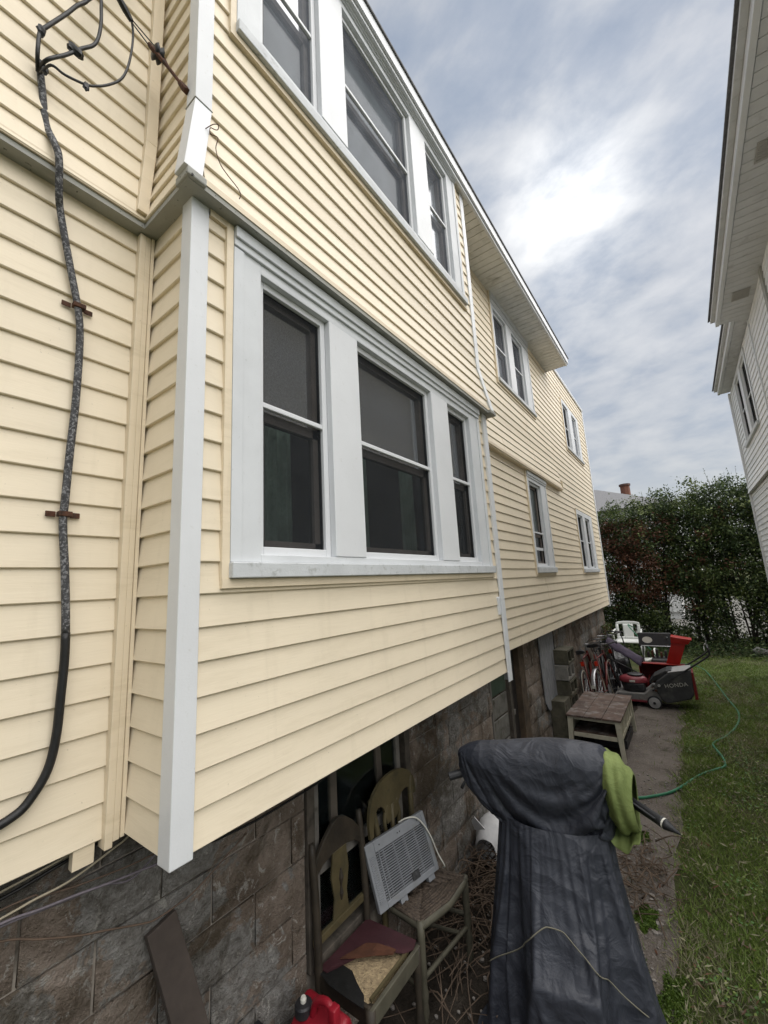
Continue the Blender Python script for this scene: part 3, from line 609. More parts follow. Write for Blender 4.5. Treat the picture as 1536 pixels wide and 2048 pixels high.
# thin broken wire hanging at the post
dw = [(-1.222,0.677,3.936),(-1.205,0.696,3.961),(-1.205,0.717,3.982),(-1.212,0.722,3.972),(-1.215,0.713,3.962),(-1.212,0.690,3.945),(-1.21,0.691,3.916),(-1.205,0.718,3.921),(-1.203,0.709,3.862),(-1.19,0.72,3.793),(-1.182,0.749,3.759),(-1.178,0.785,3.737),(-1.176,0.80,3.715),(-1.178,0.795,3.692)]
tag(MB().tube(smooth_path(dw,5), 0.0017, 6).build('dangling_wire', 'rust', None, smooth=True), 'thin rusty wire twisted at the white post and hanging over the siding', 'wire')
M['creamcable'] = pmat('cream_cable', (0.42,0.37,0.27), 0.6, 0.2, 20, 0); M['mauvecable'] = pmat('grey_mauve_cable', (0.17,0.15,0.17), 0.6, 0.3, 20, 0); M['browncable'] = pmat('brown_cable', (0.13,0.09,0.065), 0.7, 0.3, 20, 0)
lows = [([(-1.66,-1.2,1.40),(-1.66,0.2,1.41),(-1.66,0.392,1.422),(-1.66,0.448,1.426),(-1.66,0.514,1.432),(-1.66,0.573,1.438),(-1.66,0.64,1.445),(-1.66,0.75,1.47)],'creamcable',0.0032,'thin cream cable tucked just under the siding edge'),
 ([(-1.66,-1.2,1.38),(-1.66,0.2,1.392),(-1.66,0.394,1.404),(-1.66,0.463,1.411),(-1.66,0.54,1.422),(-1.66,0.608,1.428),(-1.66,0.66,1.44),(-1.67,0.75,1.47)],'tape',0.0048,'black cable running under the siding edge to the inside corner'),
 ([(-1.64,-1.2,1.33),(-1.64,0.2,1.36),(-1.64,0.393,1.365),(-1.64,0.462,1.37),(-1.64,0.538,1.371),(-1.64,0.604,1.385),(-1.64,0.665,1.403),(-1.64,0.707,1.417),(-1.64,0.76,1.46)],'creamcable',0.0034,'cream cable rising across the blocks into the bay corner'),
 ([(-1.62,-1.2,1.38),(-1.62,0.2,1.37),(-1.62,0.389,1.363),(-1.62,0.473,1.348),(-1.62,0.567,1.334),(-1.62,0.655,1.318),(-1.62,0.753,1.304),(-1.62,0.818,1.298),(-1.66,1.0,1.30)],'mauvecable',0.0038,'grey-mauve cable slung level across the foundation blocks'),
 ([(-1.63,-1.2,1.37),(-1.63,0.2,1.36),(-1.63,0.392,1.351),(-1.63,0.476,1.339),(-1.63,0.554,1.328),(-1.63,0.641,1.315),(-1.63,0.718,1.29),(-1.65,0.80,1.31),(-1.67,0.95,1.40)],'mauvecable',0.0034,'grey-mauve cable dipping below the other cables by the bay'),
 ([(-1.66,-1.2,1.40),(-1.66,0.2,1.36),(-1.66,0.402,1.299),(-1.66,0.49,1.25),(-1.66,0.589,1.198),(-1.66,0.679,1.16),(-1.66,0.78,1.116),(-1.66,0.823,1.104),(-1.66,0.891,1.105),(-1.66,0.979,1.118),(-1.68,1.2,1.19)],'browncable',0.003,'brown wire sagging lowest across the foundation blocks'),
 ([(-1.66,-1.2,1.40),(-1.66,0.3,1.38),(-1.66,0.482,1.358),(-1.66,0.579,1.338),(-1.66,0.689,1.321),(-1.66,0.77,1.314),(-1.66,0.85,1.318),(-1.68,1.1,1.36)],'browncable',0.0028,'faint brown wire along the foundation blocks below the bay corner'),
 ([(-1.67,0.85,1.31),(-1.67,1.017,1.245),(-1.67,1.126,1.231),(-1.67,1.255,1.223),(-1.67,1.362,1.224),(-1.67,1.565,1.227),(-1.67,1.686,1.24),(-1.68,2.1,1.30)],'tape',0.0045,'black cable stapled under the bay above the basement window')]
for pth, mt, r_, lb in lows: tag(MB().tube(smooth_path(pth,5), r_, 6).build('low_voltage_cable', mt, None, smooth=True), lb, 'cable')
# ------------------------------------------------------------------ leaning boards, crate, fuel can
M['brownboard'] = pmat('dark_brown_board', (0.055,0.043,0.036), 0.8, 0.3, 8, 0.4, 50, (0.10,0.085,0.07), (0.62,0.75), 15)
m = MB(); m.beam((-1.675,0.845,1.075),(-1.40,1.09,0.0),0.105,0.026,(1,0,0.3)); tag(m.build('wooden_plank', 'brownboard', None, bevel=0.003), 'dark brown plank leaning on the foundation beside the fuel can', 'plank')
M['blackplastic'] = pmat('black_plastic', (0.018,0.018,0.020), 0.5, 0.3, 12, 0.2, 60, (0.06,0.055,0.045), (0.6,0.8), 9)
cr = thing('plastic_crate', (-1.50,1.22,0), 'black plastic crate against the foundation beside the fuel can', 'crate')
m = MB(); m.hexa([(-1.66,1.04,0.002),(-1.40,1.04,0.002),(-1.40,1.24,0.002),(-1.66,1.24,0.002),(-1.68,1.02,0.44),(-1.38,1.02,0.44),(-1.38,1.26,0.44),(-1.68,1.26,0.44)]); m.build('body', 'blackplastic', cr, bevel=0.01)
m = MB(); m.hexa([(-1.69,1.01,0.441),(-1.37,1.01,0.441),(-1.37,1.27,0.441),(-1.69,1.27,0.441),(-1.68,1.02,0.47),(-1.38,1.02,0.47),(-1.38,1.26,0.49),(-1.68,1.26,0.49)]); m.build('lid', 'blackplastic', cr, bevel=0.008)
M['canred'] = pmat('red_polyethylene', (0.24,0.008,0.018), 0.45, 0.25, 6, 0.15, 40, (0.14,0.008,0.012), (0.6,0.8), 6)
M['offwhite'] = pmat('off_white_plastic', (0.55,0.54,0.48), 0.5, 0.1, 10, 0.1, 60)
can = thing('fuel_can', (-1.44,1.44,0.0), 'red plastic fuel can with black cap beside the torn chair', 'fuel can')
m = MB(); bx0, bx1, by0, by1 = -1.575, -1.315, 1.36, 1.53
m.prism([(by0,0.002),(by1,0.002),(by1,0.47),(by1-0.02,0.53),(by1-0.05,0.545),(by0+0.05,0.50),(by0+0.012,0.475),(by0,0.44)], 'x', bx0, bx1); m.build('body', 'canred', can, bevel=0.018, smooth=True)
m = MB(); m.tube(smooth_path([(-1.36,1.44,0.50),(-1.365,1.44,0.575),(-1.40,1.44,0.595),(-1.46,1.44,0.570),(-1.485,1.44,0.51)],5), 0.017, 8); m.box(-1.372,-1.335,1.42,1.46,0.49,0.60); m.build('handle', 'canred', can, smooth=True, bevel=0.005)
m = MB(); m.lathe([(0.028,0.0),(0.040,0.004),(0.040,0.035),(0.034,0.042),(0.012,0.043)], (-1.535,1.43,0.50), 'z', 18); m.build('cap', 'blackplastic', can)
m = MB(); m.lathe([(0.013,0.0),(0.014,0.012),(0.010,0.020)], (-1.535,1.43,0.543), 'z', 12); m.build('vent_plug', 'offwhite', can)
can.location += Vector((-0.02,-0.045,0.0)); can.scale = (0.92,0.92,0.95)
# ------------------------------------------------------------------ chairs by the wall
M['darkchair'] = pmat('dark_varnished_wood', (0.036,0.028,0.019), 0.6, 0.4, 9, 0.3, 60, (0.018,0.015,0.012), (0.5,0.7), 11)
M['olivechair'] = pmat('faded_olive_wood', (0.085,0.068,0.032), 0.6, 0.3, 9, 0.3, 60, (0.045,0.04,0.022), (0.55,0.75), 12)
M['greygreen'] = pmat('grey_green_wood', (0.080,0.074,0.052), 0.6, 0.3, 9, 0.3, 60, (0.045,0.04,0.03), (0.55,0.75), 12)
M['maroon'] = pmat('maroon_vinyl', (0.050,0.018,0.022), 0.5, 0.3, 10, 0.25, 60, (0.03,0.015,0.016), (0.55,0.75), 9)
M['rustfabric'] = pmat('rust_backing', (0.085,0.032,0.016), 0.9, 0.3, 20, 0.4, 120)
M['foam'] = pmat('crumbly_tan_foam', (0.42,0.32,0.19), 0.95, 0.4, 50, 1.0, 110, (0.14,0.10,0.06), (0.58,0.68), 60, bdist=0.012)
c1 = thing('torn_chair', (-1.51,1.75,0), 'dark wooden dining chair with torn maroon seat showing foam', 'chair')
yl, yr = 1.565, 1.945
for yy in (yl+0.01, yr-0.01):
    m = MB(); m.tube(smooth_path([(-1.655,yy,0.0),(-1.650,yy,0.42),(-1.660,yy,0.70),(-1.685,yy,0.97)],4),[0.019]*12+[0.014],8); m.build('back_post', 'darkchair', c1, smooth=True)
    m = MB(); m.tube([(-1.345,yy,0.0),(-1.345,yy,0.10),(-1.345,yy,0.14),(-1.345,yy,0.20),(-1.345,yy,0.36),(-1.345,yy,0.45)],[0.013,0.018,0.024,0.016,0.023,0.023],10); m.build('leg', 'darkchair', c1, smooth=True)
m = MB(); prof = [(yl,0.83),(yl+0.03,0.90),(yl+0.08,0.955),(yl+0.14,1.00),(yl+0.19,1.015),(yl+0.24,1.00),(yl+0.30,0.955),(yl+0.35,0.90),(yr,0.83),(yr,0.80),(yl+0.31,0.85),(yl+0.25,0.865),(yl+0.13,0.865),(yl+0.07,0.85),(yl,0.80)]
m.prism(prof, 'x', -1.688, -1.666); m.build('crest_rail', 'darkchair', c1, bevel=0.004)
m = MB(); m.prism([(yl+0.13,0.56),(yl+0.25,0.56),(yl+0.235,0.66),(yl+0.255,0.76),(yl+0.24,0.87),(yl+0.14,0.87),(yl+0.125,0.76),(yl+0.145,0.66)], 'x', -1.676, -1.664); spl = m.build('splat', 'olivechair', c1, bevel=0.003)
m = MB(); m.lathe([(0.004,0),(0.012,0.03),(0.004,0.06),(0.014,0.10),(0.004,0.14)], (-1.662,yl+0.19,0.64), 'z', 8); m.build('carving', 'darkchair', spl)
m = MB(); m.box(-1.678,-1.655,yl,yr,0.54,0.575); m.build('lower_back_rail', 'olivechair', c1, bevel=0.004)
for a in ((-1.345,-1.325,yl,yr),): m = MB(); m.box(a[0],a[1],a[2],a[3],0.385,0.452); m.build('seat_rail', 'greygreen', c1, bevel=0.004)
for yy in (yl, yr-0.02): m = MB(); m.box(-1.65,-1.346,yy,yy+0.02,0.385,0.451); m.build('seat_rail', 'darkchair', c1, bevel=0.004)
m = MB(); m.box(-1.62,-1.37,yl+0.03,yr-0.03,0.40,0.435); seat = m.build('seat_pad', 'foam', c1, bevel=0.01)
def sheet(poly, z, zf, mat, name, parent, thick=0.004):
    m = MB(); n = len(poly); top = [(x,y,z+zf(x,y)) for x, y in poly]; cx = sum(p[0] for p in poly)/n; cy = sum(p[1] for p in poly)/n
    m.add(top+[(cx,cy,z+zf(cx,cy))], [(i,(i+1)%n,n) for i in range(n)]); return m.build(name, mat, parent, solid=thick, smooth=False)
wob = lambda x, y: 0.010*mnoise.noise((x*14,y*14,1))+0.006
sheet([(-1.655,1.585),(-1.645,1.93),(-1.355,1.955),(-1.335,1.90),(-1.36,1.86),(-1.385,1.85),(-1.40,1.87),(-1.43,1.85),(-1.455,1.86),(-1.47,1.81),(-1.50,1.83),(-1.545,1.81),(-1.575,1.74),(-1.60,1.68),(-1.61,1.62),(-1.61,1.585)], 0.452, wob, 'maroon', 'torn_cover', seat)
sheet([(-1.60,1.665),(-1.55,1.80),(-1.49,1.82),(-1.40,1.845),(-1.395,1.815),(-1.47,1.76),(-1.53,1.71)], 0.462, wob, 'rustfabric', 'peeled_backing', seat)
sheet([(-1.64,1.57),(-1.60,1.66),(-1.52,1.66),(-1.46,1.625),(-1.40,1.60),(-1.36,1.55),(-1.45,1.545),(-1.56,1.55)], 0.447, wob, 'tape', 'rotted_lining', seat)
m = MB(); m.beam((-1.365,1.60,0.452),(-1.36,1.90,0.452),0.012,0.012); m.build('seat_batten', 'olivechair', seat)
# rush-seat chair
c2 = thing('rush_seat_chair', (-1.50,2.25,0), 'olive dining chair with woven rush seat and pierced harp back', 'chair')
FL, FR, RL, RR = Vector((-1.385,2.045,0)), Vector((-1.335,2.465,0)), Vector((-1.64,2.075,0)), Vector((-1.62,2.40,0))
for p in (FL, FR):
    m = MB(); m.tube([p+Vector((0,0,z)) for z in (0,0.05,0.08,0.12,0.16,0.20,0.24,0.30,0.40,0.475)],[0.010,0.013,0.022,0.017,0.024,0.016,0.022,0.020,0.021,0.020],10); m.build('leg', 'greygreen', c2, smooth=True)
for p in (RL, RR):
    m = MB(); m.tube(smooth_path([p,p+Vector((0,0,0.45)),p+Vector((-0.02,0,0.75)),p+Vector((-0.045,(-0.03 if p is RL else 0.03),0.97))],4),0.018,8); m.build('back_post', 'olivechair', c2, smooth=True)
def edge(a, b, z, r, bow, mat, name):
    mid = (a+b)/2; out = Vector(((b-a).y,-(b-a).x,0)).normalized()*bow
    P = smooth_path([a+Vector((0,0,z)), mid+out+Vector((0,0,z)), b+Vector((0,0,z))], 6); MB().tube(P, r, 8).build(name, mat, c2, smooth=True)
edge(FL,FR,0.452,0.022,0.03,'greygreen','seat_rail'); edge(FL,RL,0.452,0.020,0.0,'greygreen','seat_rail'); edge(FR,RR,0.452,0.020,0.0,'greygreen','seat_rail'); edge(RL,RR,0.452,0.018,0.0,'greygreen','seat_rail')
edge(FL,FR,0.22,0.012,0,'greygreen','stretcher'); edge(FL,RL,0.17,0.011,0,'greygreen','stretcher'); edge(FR,RR,0.17,0.011,0,'greygreen','stretcher'); edge(FR,RR,0.28,0.011,0,'greygreen','stretcher')
k = NB('dark_rush'); v = k.vec()
wv = k.noise(70, 4, 0.6, 0.3, k.vec((1,1,1))); k.bump(wv, 0.7, 0.006); M['rush'] = k.set(k.ramp(wv, [(0.3,(0.022,0.016,0.012)),(0.7,(0.10,0.075,0.055))]), 0.7, 0.3)
ctr = (FL+FR+RL+RR)/4
for a, b in ((FL,FR),(FR,RR),(RR,RL),(RL,FL)):
    m = MB(); N_ = 14
    for i in range(N_):
        t = i/N_; p0 = a.lerp(ctr,t); p1 = b.lerp(ctr,t); zz_ = 0.468-0.016*t**2+0.004*math.sin(i*2.1)
        bow = Vector(((b-a).y,-(b-a).x,0)).normalized()*(0.03*(1-t) if a is FL else 0.004)
        m.tube([p0+Vector((0,0,zz_)), (p0+p1)/2+bow+Vector((0,0,zz_+0.005)), p1+Vector((0,0,zz_))], 0.0095, 6)
    m.build('rush_seat', 'rush', c2, smooth=True)
def yx(y): return -1.668+0.02*((y-2.24)/0.2)**2*0.5
# crest rail: a broad arch, splat with two openings
outer = [(1.985,0.80),(1.972,0.88),(1.985,0.955),(2.03,1.01),(2.10,1.045),(2.18,1.058),(2.26,1.058),(2.34,1.045),(2.41,1.01),(2.455,0.955),(2.468,0.90),(2.465,0.86)]
inner = [(2.435,0.86),(2.42,0.905),(2.37,0.925),(2.32,0.91),(2.29,0.87),(2.275,0.80),(2.165,0.80),(2.15,0.87),(2.12,0.915),(2.075,0.925),(2.035,0.90),(2.022,0.86),(2.02,0.80)]
m = MB()
def strip(o_, i_, n=24):
    def res(Q):
        L = [0]
        for a, b in zip(Q[:-1],Q[1:]): L.append(L[-1]+math.dist(a,b))
        R_ = []
        for q in range(n+1):
            t = L[-1]*q/n; j = max(k_ for k_ in range(len(L)) if L[k_] <= t+1e-9); j = min(j,len(Q)-2); f = (t-L[j])/max(1e-9,L[j+1]-L[j])
            R_.append((Q[j][0]+(Q[j+1][0]-Q[j][0])*f, Q[j][1]+(Q[j+1][1]-Q[j][1])*f))
        return R_
    A, B = res(o_), res(i_); V = []
    for x_ in (-0.009,0.009):
        for a, b in zip(A,B): V += [(yx(a[0])+x_,a[0],a[1]),(yx(b[0])+x_,b[0],b[1])]
    F = []; o2 = 2*(n+1)
    for q in range(n):
        F += [(2*q,2*q+1,2*q+3,2*q+2),(o2+2*q+2,o2+2*q+3,o2+2*q+1,o2+2*q),(2*q,2*q+2,o2+2*q+2,o2+2*q),(2*q+3,2*q+1,o2+2*q+1,o2+2*q+3)]
    m.add(V, F+[(0,o2,o2+1,1),(2*n,2*n+1,o2+2*n+1,o2+2*n)])
strip(outer, inner[::-1]); m.build('crest_rail', 'olivechair', c2, smooth=False)
for s_ in (-1,1):
    m = MB(); m.tube(smooth_path([(-1.667,2.22+s_*0.05,0.90),(-1.664,2.22+s_*0.075,0.80),(-1.66,2.22+s_*0.03,0.66),(-1.655,2.22+s_*0.035,0.56)],5),0.012,8); m.build('splat_bar', 'olivechair', c2, smooth=True)
m = MB(); m.tube([(-1.664,2.22,0.89),(-1.66,2.22,0.72),(-1.655,2.22,0.56)],[0.016,0.010,0.016],8); m.build('splat_bar', 'olivechair', c2, smooth=True)
m = MB(); m.tube([(-1.655,2.075,0.56),(-1.655,2.40,0.56)],0.013,8); m.build('lower_back_rail', 'olivechair', c2)
# ------------------------------------------------------------------ air conditioner grille on the rush chair
M['acgrey'] = pmat('pale_grey_plastic', (0.215,0.225,0.24), 0.5, 0.12, 10, 0.1, 80, (0.17,0.17,0.16), (0.58,0.8), 9)
M['acdark'] = pmat('dusty_filter', (0.035,0.036,0.038), 0.9, 0.4, 30, 0.2, 90, (0.14,0.14,0.14), (0.56,0.7), 18)
O_ = Vector((-1.575,1.945,0.492)); U_ = (Vector((-1.465,2.385,0.515))-O_); V_ = Vector((-0.085,-0.012,0.30)); W_ = U_.cross(V_).normalized()
if W_.x < 0: W_ = -W_
def A_(u, v, w_): return O_+U_*u+V_*v+W_*w_
def abox(m, u0, u1, v0, v1, w0, w1): m.hexa([A_(u0,v0,w0),A_(u1,v0,w0),A_(u1,v0,w1),A_(u0,v0,w1),A_(u0,v1,w0),A_(u1,v1,w0),A_(u1,v1,w1),A_(u0,v1,w1)]); return m
ac = thing('air_conditioner_grille', tuple(A_(0.5,0,0)), 'pale grey air conditioner front grille propped on the rush seat', 'grille')
m = MB(); abox(m,0.0,0.13,0,1,-0.012,0.015); abox(m,0.94,1,0,1,-0.012,0.015); abox(m,0.13,0.94,0.82,1,-0.012,0.015); abox(m,0.13,0.94,0,0.10,-0.012,0.015); m.build('frame', 'acgrey', ac, bevel=0.004)
m = MB(); abox(m,0.10,0.95,0.08,0.85,-0.020,-0.013); m.build('filter', 'acdark', ac)
for i in range(19):
    v_ = 0.115+i*0.0375; m = MB(); abox(m,0.131,0.939,v_,v_+0.013,0.004,0.012); m.build('louvre', 'acgrey', ac)
for u in (0.25,0.42,0.60,0.78): m = MB(); abox(m,u,u+0.008,0.101,0.819,-0.012,0.008); m.build('mullion_bar', 'acgrey', ac)
m = MB(); abox(m,0.17,0.172+0.01,0.101,0.819,-0.01,0.016); m.build('side_bar', 'acgrey', ac)
for i in range(20): m = MB(); abox(m,0.03,0.105,0.12+i*0.035,0.135+i*0.035,0.0151,0.019); m.build('side_fin', 'acgrey', ac)
m = MB(); abox(m,0.56,0.68,0.10,0.22,0.0125,0.018); m.build('latch_recess', 'acdark', ac)
for u in (0.32,0.80): m = MB(); abox(m,u,u+0.11,-0.09,0.0,-0.02,0.01); m.build('hook', 'acgrey', ac, bevel=0.003)
for u in (0.2,0.50,0.54,0.85): m = MB(); abox(m,u,u+0.012,0.90,0.92,0.0151,0.017); m.build('marking', 'acdark', ac)
cp = [A_(0.62,1.0,-0.02),A_(0.70,1.03,0.01),A_(0.82,0.98,0.03),A_(0.92,0.80,0.03),A_(0.985,0.55,0.03),A_(1.02,0.25,0.03),A_(1.07,0.02,0.03),A_(1.09,-0.04,0.0)]
tag(MB().tube(smooth_path(cp,6), 0.0042, 8).build('power_cord', 'offwhite', None, smooth=True), 'white power cord draped over the grey grille', 'cord')
# ------------------------------------------------------------------ covered motor scooter
k = NB('black_cover_cloth'); v = k.vec()
wr = k.math('ADD', k.noise(7, 3, 0.5, 2.2, v), k.math('MULTIPLY', k.noise(150, 2, 0.5, 0, v), 0.05)); vo1 = k.n('ShaderNodeTexVoronoi'); vo1.inputs['Scale'].default_value = 5.0; vo2 = k.n('ShaderNodeTexVoronoi'); vo2.inputs['Scale'].default_value = 12
warp = k.n('ShaderNodeVectorMath', operation='ADD'); k.l(v, warp.inputs[0]); nz_ = k.n('ShaderNodeTexNoise'); nz_.inputs['Scale'].default_value = 4; k.l(v, nz_.inputs['Vector']); sc_n = k.n('ShaderNodeVectorMath', operation='SCALE'); sc_n.inputs['Scale'].default_value = 0.16; k.l(nz_.outputs['Color'], sc_n.inputs[0]); k.l(sc_n.outputs[0], warp.inputs[1])
k.l(warp.outputs[0], vo1.inputs['Vector']); k.l(warp.outputs[0], vo2.inputs['Vector'])
k.bump(k.math('ADD', k.math('MULTIPLY', wr, 0.5), k.math('ADD', vo1.outputs['Distance'], k.math('MULTIPLY', vo2.outputs['Distance'], 0.40))), 0.50, 0.045)
M['cover'] = k.set(k.ramp(k.noise(4, 5, 0.6, 0.4, v), [(0.3,(0.020,0.023,0.032)),(0.7,(0.035,0.039,0.051))]), k.ramp(k.noise(7, 4, 0.5, 0, v), [(0.3,0.48),(0.7,0.60)]), 0.42)
scoot = thing('covered_motor_scooter', (-0.66,2.0,0), 'motor scooter under a black crumpled cover, handlebars sticking out', 'scooter')
LA = Vector((0.985,0.17,0)); AX = Vector((0.235,-0.97,0)); H0 = Vector((-0.765,2.43,0))
def fold(p, amp, f=(5,5,1.2), seed=0.0):
    q = Vector((p.x*f[0]+seed, p.y*f[1], p.z*f[2])); a = mnoise.noise(q); b = mnoise.noise(q*2.1+Vector((7,3,1)))
    return amp*((1-abs(a)*2.2)*0.6+(1-abs(b)*2.2)*0.4)
def settle(name, rows, pins, colliders, mat, parent, frames=46, quality=6, shrink=-0.03, closed=False, mass=0.25, bend=0.35, steps_sub=1):
    """let a sheet of cover cloth fall over rough body shapes, keep the settled mesh only"""
    mb = MB().grid(rows); me = bpy.data.meshes.new(name+'_sim'); me.from_pydata(mb.v, [], mb.f)
    bm = bmesh.new(); bm.from_mesh(me); bmesh.ops.remove_doubles(bm, verts=bm.verts, dist=1e-4); bm.to_mesh(me); bm.free()
    co = bpy.data.objects.new(name+'_sim', me); COL.objects.link(co); tmp = [co]
    vg = co.vertex_groups.new(name='pin'); P_ = [Vector(v_.co) for v_ in me.vertices]; vg.add([i for i, p in enumerate(P_) if pins(p)], 1.0, 'REPLACE')
    for c_mb in colliders:
        cm = bpy.data.meshes.new('form'); cm.from_pydata(c_mb.v, [], c_mb.f); c_o = bpy.data.objects.new('form', cm); COL.objects.link(c_o); tmp.append(c_o)
        bm = bmesh.new(); bm.from_mesh(cm); bmesh.ops.recalc_face_normals(bm, faces=bm.faces); bm.to_mesh(cm); bm.free()
        c_o.modifiers.new('col','COLLISION'); c_o.collision.thickness_outer = 0.012; c_o.collision.cloth_friction = 12
    md = co.modifiers.new('cloth','CLOTH'); cs = md.settings; cs.quality = quality; cs.mass = mass; cs.tension_stiffness = 18; cs.compression_stiffness = 12; cs.shear_stiffness = 6; cs.bending_stiffness = bend
    cs.vertex_group_mass = 'pin'; cs.shrink_min = shrink; cs.air_damping = 2.0; cs.bending_damping = 0.5
    md.collision_settings.use_self_collision = False; md.collision_settings.distance_min = 0.008; md.collision_settings.collision_quality = 3
    md.point_cache.frame_start = 1; md.point_cache.frame_end = frames+5
    SC.frame_start = 1; SC.frame_end = frames+5
    for f in range(1, frames+1): SC.frame_set(f)
    dg = bpy.context.evaluated_depsgraph_get(); res = bpy.data.meshes.new_from_object(co.evaluated_get(dg))
    verts = [Vector(v_.co) for v_ in res.vertices]; faces = [tuple(p.vertices) for p in res.polygons]
    for o_ in tmp: bpy.data.objects.remove(o_)
    SC.frame_set(1)
    out = MB(); out.add([(p.x,p.y,max(p.z,0.006)) for p in verts], faces); return out.build(name, mat, parent, smooth=True, sub=1)
def form_box(s0, s1, hw, z0, z1, taper=0.75):
    m = MB(); P = []
    for z, k_ in ((z0,1.0),(z1,taper)):
        for ds, dl in ((s0,-1),(s1,-1),(s1,1),(s0,1)): p = H0+AX*ds+LA*(dl*hw*k_); P.append((p.x,p.y,z))
    m.hexa(P); return m
ground_form = MB(); ground_form.box(-3,2,0,5,-0.3,0.004)
rows = []; NT, NA = 78, 150
for i in range(NT+1):
    t = i/NT; row = []
    for j in range(NA+1):
        th = 2*math.pi*(j % NA)/NA; cl, sa_ = math.cos(th), math.sin(th)
        c = H0+AX*(0.02+0.13*t); ruf = 1+0.10*t*(0.7*math.sin(th*7+1)+0.6*math.sin(th*11.0+2*t)*math.sin(th*2+1)+0.5*math.sin(th*4)+0.8*mnoise.noise((cl*3,sa_*3,t)))
        p = c+LA*(cl*((0.275+0.36*t)+(0.14*t*t if cl > 0 else 0))*ruf)+AX*(sa_*(0.15+0.46*t)*ruf); p.z = 0.965-0.86*t; row.append(p)
    rows.append(row)
colls = [form_box(-0.10,0.10,0.22,0.10,0.93,0.9), form_box(0.05,0.40,0.20,0.05,0.46,0.6), form_box(-0.45,-0.05,0.12,0.02,0.55,0.8), form_box(-0.02,0.22,0.36,0.12,0.40,0.9), ground_form]
SKO = settle('cover_skirt', rows, lambda p: p.z > 0.955, colls, 'cover', scoot, frames=40, shrink=-0.05, bend=0.12)
# hood over the handlebars
KX = [-1.205,-1.175,-1.12,-1.04,-0.95,-0.85,-0.75,-0.65,-0.55,-0.49,-0.462,-0.452]
KT = [1.165,1.205,1.243,1.270,1.290,1.315,1.337,1.342,1.335,1.322,1.290,1.23]
KB = [1.135,1.085,1.025,0.965,0.935,0.922,0.915,0.915,0.920,0.935,0.965,1.03]
KD = [0.02,0.06,0.10,0.13,0.145,0.155,0.16,0.16,0.155,0.14,0.11,0.05]
def hood_rows(k_, NU, NV, dz=0.0):
    rows = []
    for i in range(NU+1):
        u = i/NU; x = KX[0]+(KX[-1]-KX[0])*u
        zt, zb_, dd = (float(np.interp(x, KX, K)) for K in (KT,KB,KD)); zc = (zt+zb_)/2+dz; hh = (zt-zb_)/2*k_; row = []
        for j in range(NV+1):
            a = 2*math.pi*(j % NV)/NV; ca, sa = math.cos(a), math.sin(a)
            row.append(Vector((x, 2.405+0.17*(x+0.8)+math.copysign(abs(sa)**0.9,sa)*dd*k_-0.02, zc+math.copysign(abs(ca)**0.9,ca)*hh)))
        rows.append(row)
    return rows
inner = MB().grid(hood_rows(0.62, 16, 16, 0.075)); inner.add([tuple(p) for p in hood_rows(0.62,16,16,0.075)[0][:16]],[tuple(range(16))]); inner.add([tuple(p) for p in hood_rows(0.62,16,16,0.075)[-1][:16]],[tuple(range(16))])
bar = MB().tube([(-1.20,2.33,1.15),(-0.8,2.42,1.20),(-0.47,2.47,1.17)],0.03,10)
HDO = settle('cover_hood', hood_rows(1.04, 92, 88), lambda p: (p.z < float(np.interp(p.x, KX, KB))+0.012 and -1.05 < p.x < -0.50) or p.x < -1.200 or p.x > -0.4535, [inner, bar], 'cover', scoot, frames=34, shrink=-0.16, bend=0.12)
hem = []
for i in range(40):
    u = i/39; x = -1.12+0.65*u; zb_ = float(np.interp(x, KX, KB)); hem.append(Vector((x, 2.405+0.17*(x+0.8)-0.045-0.045*math.sin(math.pi*u), zb_+0.016)))
MB().tube(hem, 0.007, 6).build('elastic_hem', 'cover', scoot, smooth=True)
M['rubber'] = pmat('black_rubber', (0.020,0.021,0.023), 0.5, 0.3, 20, 0.5, 180); M['chrome'] = pmat('dull_steel', (0.45,0.45,0.46), 0.35, 0.2, 20, 0.1, 90, metal=0.8)
gr = thing  # (handle parts below are children of the scooter)
a0, a1 = Vector((-0.47,2.475,1.135)), Vector((-0.215,2.325,1.085)); d_ = (a1-a0).normalized()
MB().tube([a0,a0.lerp(a1,0.15),a0.lerp(a1,0.16),a0.lerp(a1,0.82),a0.lerp(a1,0.83),a0.lerp(a1,0.86)],[0.012,0.012,0.021,0.021,0.023,0.023],12).build('grip', 'rubber', scoot, smooth=True)
MB().tube([a0.lerp(a1,0.86),a0.lerp(a1,0.885)],0.0225,12).build('grip_band', 'offwhite', scoot)
MB().tube([a0.lerp(a1,0.885),a0.lerp(a1,0.92),a1+d_*0.03],[0.023,0.020,0.003],12).build('bar_end', 'rubber', scoot, smooth=True)
m = MB(); m.tube([a0.lerp(a1,0.10)-Vector((0,0.01,0.0)),a0.lerp(a1,0.22)+Vector((0.0,-0.04,0.02)),a0.lerp(a1,0.75)+Vector((0.0,-0.035,0.012))],[0.006,0.006,0.005],6); m.build('brake_lever', 'rubber', scoot, smooth=True)
m = MB(); m.box(a0.x-0.005,a0.x+0.05,a0.y-0.06,a0.y+0.005,a0.z-0.055,a0.z+0.022); m.build('switch_housing', 'blackplastic', scoot, bevel=0.012)
m = MB(); m.tube([(a0.x+0.03,a0.y-0.04,a0.z-0.01),(a0.x+0.02,a0.y-0.065,a0.z-0.06),(a0.x-0.005,a0.y-0.05,a0.z-0.10)],0.007,6); m.build('clamp', 'chrome', scoot, smooth=True)
b0, b1 = Vector((-1.14,2.36,1.135)), Vector((-1.268,2.255,1.105))
